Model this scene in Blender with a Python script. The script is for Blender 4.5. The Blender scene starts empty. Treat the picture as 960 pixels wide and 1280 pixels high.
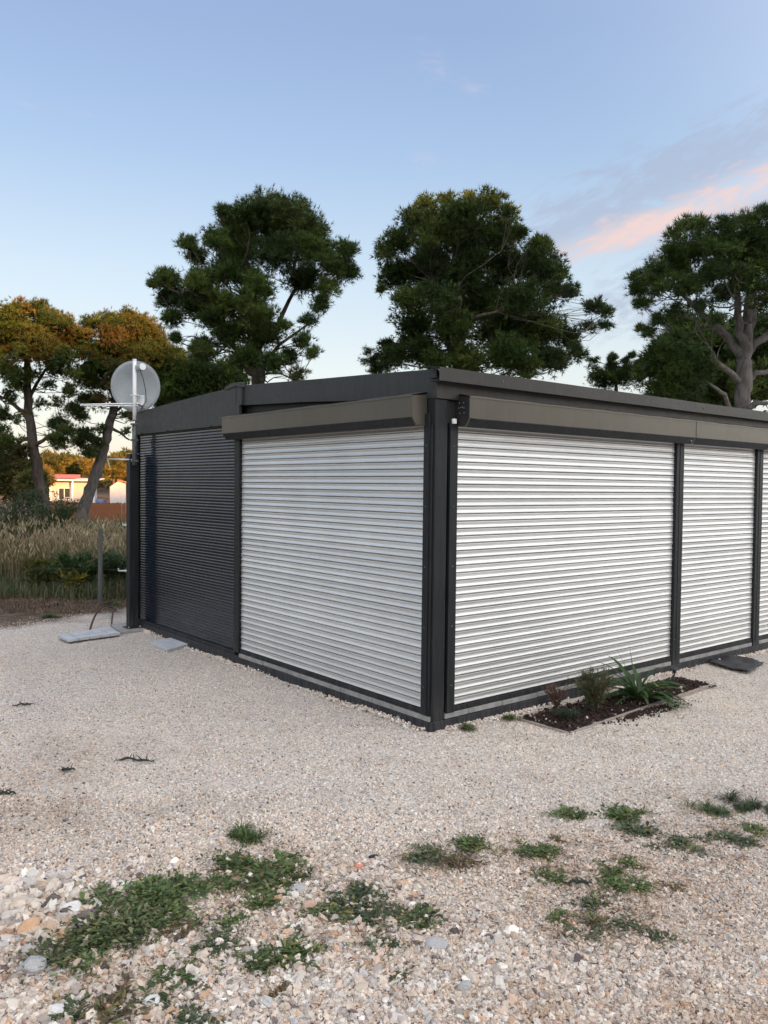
import bpy, bmesh, math, random
import numpy as np
from mathutils import Matrix, Vector

R = math.radians
rng = np.random.default_rng(7)
random.seed(7)
scene = bpy.context.scene
col = scene.collection

# ------------------------------------------------------------------ camera
YAW, PITCH, ROLL, FPX = R(39.35), R(1.862), 0.01086, 1015.0
CAM = np.array([-3.814, -4.116, 1.70])
FH = np.array([math.sin(YAW), math.cos(YAW), 0.0])          # forward on the ground
RH = np.array([math.cos(YAW), -math.sin(YAW), 0.0])         # right on the ground
FW = FH * math.cos(PITCH) - np.array([0, 0, math.sin(PITCH)])
UP0 = FH * math.sin(PITCH) + np.array([0, 0, math.cos(PITCH)])
IX = math.cos(ROLL) * RH + math.sin(ROLL) * UP0
IY = -math.sin(ROLL) * RH + math.cos(ROLL) * UP0
cam_data = bpy.data.cameras.new("camera")
cam_data.sensor_fit = 'VERTICAL'; cam_data.sensor_height = 36.0
cam_data.lens = FPX / 1280 * 36.0
cam_data.clip_start = 0.05; cam_data.clip_end = 3000
cam = bpy.data.objects.new("camera", cam_data); col.objects.link(cam)
M = Matrix.Identity(4)
for i in range(3):
    M[i][0], M[i][1], M[i][2], M[i][3] = IX[i], IY[i], -FW[i], CAM[i]
cam.matrix_world = M
scene.camera = cam

def ray(px, py):
    return FW * FPX + IX * (px - 480) - IY * (py - 640)
def at(px, py, D):                                           # world point at forward distance D
    r = ray(px, py); return CAM + r * (D / (r @ FH))
def gr(px, py, z=0.0):                                       # point on the ground
    r = ray(px, py); return CAM + r * ((z - CAM[2]) / r[2])

# ------------------------------------------------------------------ light
SUN_EL = R(8.0)
SUN_AZ = math.pi / 2 - YAW - R(145)                          # maths angle of the direction towards the sun
sun_dir = np.array([math.cos(SUN_AZ) * math.cos(SUN_EL), math.sin(SUN_AZ) * math.cos(SUN_EL), math.sin(SUN_EL)])
sl = bpy.data.lights.new("sun", 'SUN'); sl.energy = 5.0; sl.angle = R(0.5); sl.color = (1.0, 0.43, 0.13)
so = bpy.data.objects.new("sun", sl); col.objects.link(so)
so.rotation_euler = Vector(sun_dir).to_track_quat('Z', 'Y').to_euler(); so.location = (-4, -6, 30)

world = bpy.data.worlds.new("World"); scene.world = world; world.use_nodes = True
nt = world.node_tree; nt.nodes.clear()
def wn(t, **k):
    n = nt.nodes.new(t)
    for a, b in k.items(): setattr(n, a, b)
    return n
def wl(a, b): nt.links.new(a, b)
def wmath(op, a, b=None, c=None, clamp=False):
    n = wn('ShaderNodeMath', operation=op); n.use_clamp = clamp
    for i, v in enumerate((a, b, c)):
        if v is None: continue
        if isinstance(v, (int, float)): n.inputs[i].default_value = v
        else: wl(v, n.inputs[i])
    return n.outputs[0]
def wdot(vec, d):
    n = wn('ShaderNodeVectorMath', operation='DOT_PRODUCT'); wl(vec, n.inputs[0]); n.inputs[1].default_value = tuple(d)
    return n.outputs['Value']
def wramp(x, a, b):
    n = wn('ShaderNodeMapRange'); n.interpolation_type = 'SMOOTHSTEP'; wl(x, n.inputs[0])
    n.inputs[1].default_value = a; n.inputs[2].default_value = b
    return n.outputs[0]
out = wn('ShaderNodeOutputWorld'); bg = wn('ShaderNodeBackground'); bg.inputs[1].default_value = 0.15
sky = wn('ShaderNodeTexSky', sky_type='NISHITA', sun_disc=False)
sky.sun_elevation = SUN_EL; sky.sun_rotation = math.pi / 2 - SUN_AZ
sky.air_density = 1.0; sky.dust_density = 1.0; sky.ozone_density = 1.0; sky.altitude = 0
tc = wn('ShaderNodeTexCoord'); D3 = tc.outputs['Generated']
# cloud bank: axes on the sphere round a point low in the north-east
def unit(v): return v / np.linalg.norm(v)
c0 = unit(ray(820, 285)); u0 = unit(unit(ray(960, 228)) - c0); v0 = unit(np.cross(u0, c0))
if v0[2] < 0: v0 = -v0
a_, b_ = wdot(D3, u0), wdot(D3, v0)
comb = wn('ShaderNodeCombineXYZ'); wl(wmath('MULTIPLY', a_, 4.6), comb.inputs[0]); wl(wmath('MULTIPLY', b_, 12.0), comb.inputs[1])
nz = wn('ShaderNodeTexNoise'); wl(comb.outputs[0], nz.inputs['Vector']); nz.inputs['Scale'].default_value = 2.6
nz.inputs['Detail'].default_value = 9; nz.inputs['Roughness'].default_value = .62; nz.inputs['Distortion'].default_value = .9
nz2 = wn('ShaderNodeTexNoise'); wl(comb.outputs[0], nz2.inputs['Vector']); nz2.inputs['Scale'].default_value = 8.5
nz2.inputs['Detail'].default_value = 7; nz2.inputs['Roughness'].default_value = .6
nn = wmath('ADD', wmath('MULTIPLY', nz.outputs[0], 1.15), wmath('MULTIPLY', nz2.outputs[0], .60)); nn = wmath('SUBTRACT', nn, .37)
def band(c, w, a0, a1, a2, a3):
    bb = wmath('SUBTRACT', b_, c)
    g = wmath('EXPONENT', wmath('MULTIPLY', wmath('POWER', wmath('DIVIDE', wmath('ABSOLUTE', bb), w), 2.0), -1.0))
    return wmath('MULTIPLY', g, wmath('MULTIPLY', wramp(a_, a0, a1), wmath('SUBTRACT', 1.0, wramp(a_, a2, a3))))
fwd = wramp(wdot(D3, c0), .70, .86)
def cloud(bandv, gain, thr0, thr1):
    x = wmath('ADD', nn, wmath('MULTIPLY', bandv, gain))
    return wmath('MULTIPLY', wmath('MULTIPLY', wramp(x, thr0, thr1), wramp(bandv, .03, .22)), fwd)
pink = cloud(wmath('MULTIPLY', band(0.004, 0.021, -.24, -.06, .34, .70), 1.0), .36, .52, 1.0)
grey = cloud(wmath('ADD', band(0.045, 0.034, -.34, -.06, .40, .70), wmath('MULTIPLY', band(-0.05, 0.05, -.26, -.05, .25, .5), .7)), .34, .50, .86)
# thin high wisps all round
mp = wn('ShaderNodeMapping'); wl(D3, mp.inputs[0]); mp.inputs['Rotation'].default_value = (0, 0, .5); mp.inputs['Scale'].default_value = (3, 4.5, 11)
nz3 = wn('ShaderNodeTexNoise'); wl(mp.outputs[0], nz3.inputs['Vector']); nz3.inputs['Scale'].default_value = 1.7
nz3.inputs['Detail'].default_value = 8; nz3.inputs['Roughness'].default_value = .6
wisp = wmath('MULTIPLY', wramp(nz3.outputs[0], .60, .82), .55)
def wmix(f, a, b):
    n = wn('ShaderNodeMix', data_type='RGBA')
    if isinstance(f, float): n.inputs[0].default_value = f
    else: wl(f, n.inputs[0])
    if isinstance(a, tuple): n.inputs[6].default_value = a
    else: wl(a, n.inputs[6])
    if isinstance(b, tuple): n.inputs[7].default_value = b
    else: wl(b, n.inputs[7])
    return n.outputs[2]
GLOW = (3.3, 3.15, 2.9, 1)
# low haze whitening the horizon
sz = wn('ShaderNodeSeparateXYZ'); wl(D3, sz.inputs[0])
tint = wn('ShaderNodeMix', data_type='RGBA', blend_type='MULTIPLY'); tint.inputs[0].default_value = 1.0
wl(sky.outputs[0], tint.inputs[6]); tint.inputs[7].default_value = (.60, .50, .56, 1)
# clear evening air: pale at the horizon, deeper blue overhead
rp = wn('ShaderNodeValToRGB'); wl(wmath('ABSOLUTE', sz.outputs[2]), rp.inputs[0]); el_ = rp.color_ramp.elements
rk = [(.0, (.84, .85, .80)), (.14, (.80, .88, .87)), (.24, (.66, .81, .90)), (.37, (.42, .60, .84)), (.48, (.335, .48, .75)), (1.0, (.20, .30, .55))]
while len(el_) < len(rk): el_.new(.5)
for i, (p_, c_) in enumerate(rk): el_[i].position = p_; el_[i].color = (*c_, 1)
gk = wn('ShaderNodeVectorMath', operation='SCALE'); wl(rp.outputs[0], gk.inputs[0]); gk.inputs['Scale'].default_value = 1.98
c0m = wmix(.75, tint.outputs[2], gk.outputs[0])
# extra glow added to the sunset side of the sky to brighten the yard
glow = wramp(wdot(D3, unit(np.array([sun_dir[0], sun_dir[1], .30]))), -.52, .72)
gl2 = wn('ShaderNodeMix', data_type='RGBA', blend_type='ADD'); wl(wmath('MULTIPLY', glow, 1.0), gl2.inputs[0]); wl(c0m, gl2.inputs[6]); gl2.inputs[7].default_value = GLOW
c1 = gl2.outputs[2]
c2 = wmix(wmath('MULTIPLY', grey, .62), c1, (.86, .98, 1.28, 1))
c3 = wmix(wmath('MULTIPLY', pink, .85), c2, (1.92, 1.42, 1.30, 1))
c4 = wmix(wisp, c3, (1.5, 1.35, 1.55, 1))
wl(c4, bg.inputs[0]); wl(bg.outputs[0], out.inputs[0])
scene.view_settings.view_transform = 'Standard'; scene.view_settings.look = 'None'
scene.view_settings.exposure = 1.75; scene.view_settings.gamma = 1.0
scene.view_settings.use_curve_mapping = False

# ------------------------------------------------------------------ materials
def mat(name):
    m = bpy.data.materials.new(name); m.use_nodes = True
    return m, m.node_tree, m.node_tree.nodes['Principled BSDF']
def node(t, typ, **k):
    n = t.nodes.new(typ)
    for a, b in k.items(): setattr(n, a, b)
    return n
def noise(t, scale, detail=4, rough=.55, vec=None, dist=0):
    n = node(t, 'ShaderNodeTexNoise'); n.inputs['Scale'].default_value = scale
    n.inputs['Detail'].default_value = detail; n.inputs['Roughness'].default_value = rough; n.inputs['Distortion'].default_value = dist
    if vec is None:
        c = node(t, 'ShaderNodeTexCoord'); vec = c.outputs['Object']
    t.links.new(vec, n.inputs['Vector'])
    return n.outputs[0]
def ramp(t, x, stops):
    n = node(t, 'ShaderNodeValToRGB'); t.links.new(x, n.inputs[0])
    e = n.color_ramp.elements
    while len(e) < len(stops): e.new(.5)
    for i, (p, c) in enumerate(stops): e[i].position = p; e[i].color = (*c, 1) if len(c) == 3 else c
    return n.outputs[0]
def bump(t, b, h, strength=.3, dist=.01):
    n = node(t, 'ShaderNodeBump'); n.inputs['Strength'].default_value = strength; n.inputs['Distance'].default_value = dist
    t.links.new(h, n.inputs['Height']); t.links.new(n.outputs[0], b.inputs['Normal']); return n
def simple(name, c1_, c2_, scale=8, rough=.6, metal=0, bmp=0, bdist=.005, stretch=None, rr=None, detail=5):
    m, t, b = mat(name)
    tcn = node(t, 'ShaderNodeTexCoord'); vec = tcn.outputs['Object']
    if stretch:
        mpn = node(t, 'ShaderNodeMapping'); mpn.inputs['Scale'].default_value = stretch; t.links.new(vec, mpn.inputs[0]); vec = mpn.outputs[0]
    n = noise(t, scale, detail, .6, vec)
    t.links.new(ramp(t, n, [(.32, c1_), (.68, c2_)]), b.inputs['Base Color'])
    b.inputs['Roughness'].default_value = rough; b.inputs['Metallic'].default_value = metal
    if rr:
        mr = node(t, 'ShaderNodeMapRange'); t.links.new(n, mr.inputs[0]); mr.inputs[1].default_value = .3; mr.inputs[2].default_value = .7
        mr.inputs[3].default_value = rr[0]; mr.inputs[4].default_value = rr[1]; t.links.new(mr.outputs[0], b.inputs['Roughness'])
    if bmp: bump(t, b, n, bmp, bdist)
    return m
def attr_mat(name, attr='tone', rough=.7, inst=False, sub=0.0, translucent=0.0, spec=.4):
    m, t, b = mat(name)
    a = node(t, 'ShaderNodeAttribute'); a.attribute_name = attr
    a.attribute_type = 'INSTANCER' if inst else 'GEOMETRY'
    t.links.new(a.outputs['Color'], b.inputs['Base Color']); b.inputs['Roughness'].default_value = rough
    b.inputs['Specular IOR Level'].default_value = spec
    if translucent:
        tr = node(t, 'ShaderNodeBsdfTranslucent'); t.links.new(a.outputs['Color'], tr.inputs[0])
        mx = node(t, 'ShaderNodeMixShader'); mx.inputs[0].default_value = translucent
        t.links.new(b.outputs[0], mx.inputs[1]); t.links.new(tr.outputs[0], mx.inputs[2])
        t.links.new(mx.outputs[0], t.nodes['Material Output'].inputs[0])
    return m, t, b
MT = {}
def dusty_metal(name, c1_, c2_, rough, metal, coat=0, wav=.15):
    m, t, b = mat(name); b.inputs['Specular IOR Level'].default_value = .32
    n1 = noise(t, 1.6, 6, .65); n2 = noise(t, 38, 4, .6)
    t.links.new(ramp(t, n1, [(.3, c1_), (.7, c2_)]), b.inputs['Base Color'])
    mr = node(t, 'ShaderNodeMapRange'); t.links.new(n2, mr.inputs[0]); mr.inputs[1].default_value = .3; mr.inputs[2].default_value = .7
    mr.inputs[3].default_value = rough * .85; mr.inputs[4].default_value = rough * 1.2; t.links.new(mr.outputs[0], b.inputs['Roughness'])
    b.inputs['Metallic'].default_value = metal; b.inputs['Coat Weight'].default_value = coat
    n3 = noise(t, 2.2, 2, .5)
    bump(t, b, n3, wav, .02)
    # dust and rain splash on the lowest part, faint vertical runs above
    c_ = node(t, 'ShaderNodeTexCoord'); sx = node(t, 'ShaderNodeSeparateXYZ'); t.links.new(c_.outputs['Object'], sx.inputs[0])
    hm_ = node(t, 'ShaderNodeMapRange'); t.links.new(sx.outputs[2], hm_.inputs[0]); hm_.inputs[1].default_value = .30; hm_.inputs[2].default_value = .02; hm_.inputs[3].default_value = .04; hm_.inputs[4].default_value = .20
    mp_ = node(t, 'ShaderNodeMapping'); mp_.inputs['Scale'].default_value = (14, 14, 1.2); t.links.new(c_.outputs['Object'], mp_.inputs[0]); nr = noise(t, 2.5, 6, .7, mp_.outputs[0])
    rr_ = ramp(t, nr, [(.42, (0, 0, 0)), (.72, (1, 1, 1))]); mm_ = node(t, 'ShaderNodeMath', operation='MULTIPLY'); t.links.new(hm_.outputs[0], mm_.inputs[0]); t.links.new(rr_, mm_.inputs[1])
    base_src = b.inputs['Base Color'].links[0].from_socket; dx = node(t, 'ShaderNodeMix', data_type='RGBA'); t.links.new(mm_.outputs[0], dx.inputs[0]); t.links.new(base_src, dx.inputs[6]); dx.inputs[7].default_value = (.30, .27, .235, 1)
    t.links.new(dx.outputs[2], b.inputs['Base Color'])
    return m
MT['anthracite'] = dusty_metal('anthracite_powder_coat', (.007, .009, .011), (.011, .013, .016), .5, 0.0)
MT['fascia'] = dusty_metal('grey_roof_flashing', (.026, .028, .028), (.034, .036, .035), .5, .05)
MT['flashing'] = dusty_metal('warm_grey_flashing', (.036, .034, .031), (.046, .043, .039), .45, .2)
MT['housing'] = dusty_metal('bronze_grey_shutter_housing', (.095, .084, .068), (.115, .102, .084), .36, .45)
MT['dark'] = simple('unlit_black_steel', (.010, .010, .011), (.016, .016, .017), 6, .6)
MT['skirt'] = dusty_metal('dusty_skirting', (.012, .014, .020), (.022, .024, .030), .55, 0)
MT['concrete'] = simple('grey_concrete', (.20, .20, .19), (.33, .32, .30), 14, .85, bmp=.4)
MT['tile'] = simple('pale_paving_concrete', (.36, .38, .40), (.50, .51, .52), 9, .75, bmp=.3)
MT['white'] = simple('white_paint', (.70, .71, .72), (.80, .80, .80), 10, .45)
MT['galv'] = simple('galvanised_steel', (.45, .46, .47), (.62, .62, .62), 30, .4, metal=.6)
MT['dish'] = simple('pale_grey_dish_paint', (.25, .28, .30), (.30, .33, .345), 6, .5)
MT['sleeve'] = simple('weathered_dark_steel', (.07, .075, .075), (.15, .155, .15), 24, .5, metal=.3)
MT['rubber'] = simple('black_rubber', (.012, .012, .014), (.022, .022, .024), 20, .55)
MT['hose'] = simple('dark_red_hose', (.050, .014, .016), (.075, .022, .022), 20, .5)
MT['soil'] = simple('dark_soil', (.010, .006, .005), (.030, .018, .014), 60, .95, bmp=1.0, bdist=.02)
MT['plank'] = simple('weathered_timber', (.22, .17, .14), (.36, .30, .26), 14, .85, bmp=.4, stretch=(1, 8, 8))
MT['red'] = simple('red_roof_sheet', (.30, .09, .06), (.40, .13, .09), 3, .6)
MT['cream'] = simple('cream_cladding', (.36, .365, .38), (.42, .425, .44), 2, .7)
MT['glass'] = simple('dark_window_glass', (.03, .035, .04), (.05, .055, .06), 2, .12)
MT['reed'] = simple('orange_brown_wood', (.19, .070, .028), (.30, .115, .045), 5, .8, bmp=.5, stretch=(1, 1, .15))
MT['postwood'] = simple('weathered_grey_post', (.06, .065, .065), (.12, .12, .11), 20, .9, bmp=.6, stretch=(1, 1, .2))
MT['bark'] = simple('pine_bark', (.035, .028, .024), (.12, .095, .078), 9, .95, bmp=1.0, bdist=.03, stretch=(1, 1, .35))
MT['bark_red'] = simple('reddish_pine_bark', (.052, .046, .042), (.155, .138, .128), 9, .95, bmp=1.0, bdist=.03, stretch=(1, 1, .35))
MT['offwhite'] = simple('weathered_off_white', (.42, .42, .43), (.50, .50, .50), 3, .7)
MT['blue'] = simple('blue_plastic', (.05, .12, .25), (.07, .16, .32), 4, .5)
MT['brown'] = simple('dark_red_boards', (.10, .02, .02), (.15, .03, .03), 4, .7)

def slat_mat(name, c1_, c2_, rough, metal, coat=0, dust=.35):
    m, t, b = mat(name)
    tcn = node(t, 'ShaderNodeTexCoord'); oi = node(t, 'ShaderNodeObjectInfo')
    add = node(t, 'ShaderNodeVectorMath', operation='ADD'); t.links.new(tcn.outputs['Object'], add.inputs[0]); t.links.new(oi.outputs['Location'], add.inputs[1])
    n1 = noise(t, 2.2, 6, .65, add.outputs[0]); n2 = noise(t, 60, 3, .6, add.outputs[0])
    rv = node(t, 'ShaderNodeMapRange'); t.links.new(oi.outputs['Random'], rv.inputs[0]); rv.inputs[3].default_value = .90; rv.inputs[4].default_value = 1.06
    vs = node(t, 'ShaderNodeVectorMath', operation='SCALE'); t.links.new(ramp(t, n1, [(.3, c1_), (.7, c2_)]), vs.inputs[0]); t.links.new(rv.outputs[0], vs.inputs['Scale'])
    # dried rain splash and dust near the foot of the shutters
    sx = node(t, 'ShaderNodeSeparateXYZ'); t.links.new(add.outputs[0], sx.inputs[0])
    hz_m = node(t, 'ShaderNodeMapRange'); t.links.new(sx.outputs[2], hz_m.inputs[0]); hz_m.inputs[1].default_value = .55; hz_m.inputs[2].default_value = .12; hz_m.inputs[3].default_value = 0; hz_m.inputs[4].default_value = dust
    nd = noise(t, 9, 6, .75, add.outputs[0]); md_ = node(t, 'ShaderNodeMath', operation='MULTIPLY'); t.links.new(hz_m.outputs[0], md_.inputs[0]); t.links.new(nd, md_.inputs[1])
    dm = node(t, 'ShaderNodeMix', data_type='RGBA'); t.links.new(md_.outputs[0], dm.inputs[0]); t.links.new(vs.outputs[0], dm.inputs[6]); dm.inputs[7].default_value = (.20, .17, .14, 1)
    t.links.new(dm.outputs[2], b.inputs['Base Color'])
    mr = node(t, 'ShaderNodeMapRange'); t.links.new(n2, mr.inputs[0]); mr.inputs[1].default_value = .3; mr.inputs[2].default_value = .7
    mr.inputs[3].default_value = rough * .97; mr.inputs[4].default_value = rough * 1.05; t.links.new(mr.outputs[0], b.inputs['Roughness'])
    b.inputs['Metallic'].default_value = metal; b.inputs['Coat Weight'].default_value = coat
    n3 = noise(t, 3.5, 2, .5, add.outputs[0]); bump(t, b, n3, .25, .02)
    return m
MT['slat_white'] = slat_mat('silver_white_slat', (.63, .63, .618), (.70, .70, .68), .34, .55)
MT['slat_dark'] = slat_mat('anthracite_slat', (.006, .009, .016), (.009, .012, .022), .13, 0, 0, dust=0)
MT['slat_dark'].node_tree.nodes['Principled BSDF'].inputs['Specular IOR Level'].default_value = .6

# ------------------------------------------------------------------ mesh helpers
def finish(name, me, m, parent=None, smooth=False):
    if smooth:
        me.polygons.foreach_set('use_smooth', [True] * len(me.polygons))
    if m is not None: me.materials.append(m)
    o = bpy.data.objects.new(name, me); col.objects.link(o)
    if parent is not None: o.parent = parent
    return o
class MB:
    def __init__(s): s.v = []; s.f = []
    def box(s, x0, x1, y0, y1, z0, z1, rot=None, c=None):
        n = len(s.v)
        P = [(x0, y0, z0), (x1, y0, z0), (x1, y1, z0), (x0, y1, z0), (x0, y0, z1), (x1, y0, z1), (x1, y1, z1), (x0, y1, z1)]
        if rot is not None: P = [tuple(rot @ Vector(p) + Vector(c or (0, 0, 0))) for p in P]
        s.v += P
        s.f += [tuple(n + i for i in q) for q in ((0, 3, 2, 1), (4, 5, 6, 7), (0, 1, 5, 4), (1, 2, 6, 5), (2, 3, 7, 6), (3, 0, 4, 7))]
        return s
    def prism(s, pts, vec):                     # polygon pts (3D) extruded along vec
        n = len(s.v); k = len(pts); vec = np.array(vec, float)
        s.v += [tuple(p) for p in pts] + [tuple(np.array(p) + vec) for p in pts]
        s.f.append(tuple(range(n, n + k))[::-1]); s.f.append(tuple(range(n + k, n + 2 * k)))
        for i in range(k):
            j = (i + 1) % k; s.f.append((n + i, n + j, n + k + j, n + k + i))
        return s
    def tube(s, pts, rad, seg=8, caps=True):
        pts = [np.array(p, float) for p in pts]
        if not hasattr(rad, '__len__'): rad = [rad] * len(pts)
        n = len(s.v); ref = np.array([.31, .17, .93])
        d0 = pts[-1] - pts[0]
        if abs(unit(d0) @ unit(ref)) > .9: ref = np.array([1., .2, 0])
        for i, p in enumerate(pts):
            d = unit(pts[min(i + 1, len(pts) - 1)] - pts[max(i - 1, 0)])
            a = unit(np.cross(d, ref)); b = np.cross(d, a)
            for k in range(seg):
                th = 2 * math.pi * k / seg
                s.v.append(tuple(p + rad[i] * (math.cos(th) * a + math.sin(th) * b)))
        for i in range(len(pts) - 1):
            for k in range(seg):
                k2 = (k + 1) % seg
                s.f.append((n + i * seg + k, n + i * seg + k2, n + (i + 1) * seg + k2, n + (i + 1) * seg + k))
        if caps:
            s.f.append(tuple(n + k for k in range(seg))[::-1]); s.f.append(tuple(n + (len(pts) - 1) * seg + k for k in range(seg)))
        return s
    def build(s, name, m, parent=None, bevel=0, smooth=False):
        me = bpy.data.meshes.new(name); me.from_pydata([tuple(map(float, p)) for p in s.v], [], s.f); me.update()
        bm = bmesh.new(); bm.from_mesh(me); bmesh.ops.recalc_face_normals(bm, faces=bm.faces); bm.to_mesh(me); bm.free()
        o = finish(name, me, m, parent, smooth)
        if bevel:
            b = o.modifiers.new('bevel', 'BEVEL'); b.width = bevel; b.segments = 2; b.limit_method = 'ANGLE'; b.angle_limit = R(40)
            me.polygons.foreach_set('use_smooth', [True] * len(me.polygons)); 
            b.harden_normals = True; me.set_sharp_from_angle(angle=R(30))
        return o
def tag(o, label=None, cat=None, group=None, kind=None):
    if label: o['label'] = label
    if cat: o['category'] = cat
    if group: o['group'] = group
    if kind: o['kind'] = kind
    return o
def thing(name, loc, label, cat, group=None):
    o = bpy.data.objects.new(name, None); col.objects.link(o); o.location = tuple(map(float, loc)); o.empty_display_size = .2
    return tag(o, label, cat, group)
def relocate(o):   # the parts are built in world coordinates; keep them there under a moved empty
    for ch in o.children:
        ch.location = -o.location
def tri_mesh(name, V, F, tone, m, parent=None, smooth=False):
    """V (n,3), F (k,3) ints, tone (n,3) colours per vertex"""
    me = bpy.data.meshes.new(name); n, k = len(V), len(F)
    me.vertices.add(n); me.vertices.foreach_set('co', np.ascontiguousarray(V, np.float32).ravel())
    me.loops.add(k * 3); me.loops.foreach_set('vertex_index', np.ascontiguousarray(F, np.int32).ravel())
    me.polygons.add(k); me.polygons.foreach_set('loop_start', np.arange(0, 3 * k, 3, dtype=np.int32))
    me.polygons.foreach_set('loop_total', np.full(k, 3, np.int32))
    if tone is not None:
        a = me.attributes.new('tone', 'FLOAT_VECTOR', 'POINT'); a.data.foreach_set('vector', np.ascontiguousarray(tone, np.float32).ravel())
    me.update(calc_edges=True)
    return finish(name, me, m, parent, smooth)

# ------------------------------------------------------------------ ground heights
def hgt(x, y):
    x = np.asarray(x, float); y = np.asarray(y, float)
    u = (x - CAM[0]) * RH[0] + (y - CAM[1]) * RH[1]; d = (x - CAM[0]) * FH[0] + (y - CAM[1]) * FH[1]
    h = .007 * np.sin(2.1 * x + 1.3 * y + .5) + .006 * np.sin(-1.7 * x + 3.3 * y) + .004 * np.sin(5.1 * x + 4.2 * y + 1) + .003 * np.sin(9.3 * x - 7.7 * y)
    h = h + .003 * np.sin(13 * x + 3 * y) * np.sin(11 * y - 5 * x) - .008
    g = np.clip((d - 10.4) / .9, 0, 1); h = h + .05 * g * np.exp(-((d - 11.3) / 1.5) ** 2) 
    t = np.clip((d - 24) / 16, 0, 1); h = h - 1.1 * t * t * (3 - 2 * t)
    far = np.clip((d - 90) / 120, 0, 1); h = h + 5.0 * far
    return h
EDGE_A, EDGE_B = gr(0, 786), gr(160, 766)
EN = unit(np.array([-(EDGE_B - EDGE_A)[1], (EDGE_B - EDGE_A)[0]]))      # normal of the gravel edge
if EN @ FH[:2] < 0: EN = -EN
EC = float(EN @ EDGE_A[:2])
def edge_d(x, y): return EN[0] * x + EN[1] * y - EC

# ground sheet : one grid, fine near, coarse far
def axis(fine, n1, far):
    a = np.linspace(-fine, fine, n1); g = np.geomspace(fine * 1.06, far, 46)
    return np.concatenate([-g[::-1], a, g])
ga = axis(13, 190, 1500)
gc = CAM[:2] + FH[:2] * 8
GX, GY = np.meshgrid(ga + gc[0], ga + gc[1])
GZ = hgt(GX, GY)
n = len(ga); V = np.stack([GX.ravel(), GY.ravel(), GZ.ravel()], 1)
idx = np.arange(n * n).reshape(n, n)
q = np.stack([idx[:-1, :-1].ravel(), idx[:-1, 1:].ravel(), idx[1:, 1:].ravel(), idx[1:, :-1].ravel()], 1)
F = np.concatenate([q[:, [0, 1, 2]], q[:, [0, 2, 3]]])
gm, t, b = mat('gravel_and_field')
tcn = node(t, 'ShaderNodeTexCoord'); P = tcn.outputs['Object']
v1 = node(t, 'ShaderNodeTexVoronoi'); v1.inputs['Scale'].default_value = 85; t.links.new(P, v1.inputs['Vector'])
v2 = node(t, 'ShaderNodeTexVoronoi'); v2.inputs['Scale'].default_value = 42; t.links.new(P, v2.inputs['Vector'])
stone = ramp(t, v1.outputs['Color'], [(.0, (.25, .22, .195)), (.3, (.44, .40, .36)), (.6, (.58, .54, .50)), (1, (.72, .70, .66))])
bigz = noise(t, .55, 5, .6, P)
zone = ramp(t, bigz, [(.35, (.86, .86, .87)), (.65, (1.0, .96, .91))])
mul = node(t, 'ShaderNodeMix', data_type='RGBA', blend_type='MULTIPLY'); mul.inputs[0].default_value = 1
t.links.new(stone, mul.inputs[6]); t.links.new(zone, mul.inputs[7])
soiln = noise(t, 7, 8, .7, P)
soilc = ramp(t, soiln, [(.3, (.045, .030, .022)), (.55, (.12, .085, .060)), (.75, (.20, .155, .10))])
dt = node(t, 'ShaderNodeVectorMath', operation='DOT_PRODUCT'); t.links.new(P, dt.inputs[0]); dt.inputs[1].default_value = (EN[0], EN[1], 0)
e1 = noise(t, 1.6, 6, .65, P)
sub = node(t, 'ShaderNodeMath', operation='MULTIPLY_ADD'); t.links.new(e1, sub.inputs[0]); sub.inputs[1].default_value = 1.5; t.links.new(dt.outputs['Value'], sub.inputs[2])
mr = node(t, 'ShaderNodeMapRange'); t.links.new(sub.outputs[0], mr.inputs[0]); mr.inputs[1].default_value = EC + .55; mr.inputs[2].default_value = EC + 1.05
mx = node(t, 'ShaderNodeMix', data_type='RGBA'); t.links.new(mr.outputs[0], mx.inputs[0]); t.links.new(mul.outputs[2], mx.inputs[6]); t.links.new(soilc, mx.inputs[7])
t.links.new(mx.outputs[2], b.inputs['Base Color']); b.inputs['Roughness'].default_value = .95; b.inputs['Specular IOR Level'].default_value = .2
hh = node(t, 'ShaderNodeMath', operation='ADD'); t.links.new(v1.outputs['Distance'], hh.inputs[0]); t.links.new(v2.outputs['Distance'], hh.inputs[1])
bp = bump(t, b, hh.outputs[0], .9, .010); bp.invert = True
ground = tri_mesh('ground', V, F, None, gm, smooth=True)
tag(ground, 'pale crushed limestone gravel yard running into rough field soil', None, None, 'structure')

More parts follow.
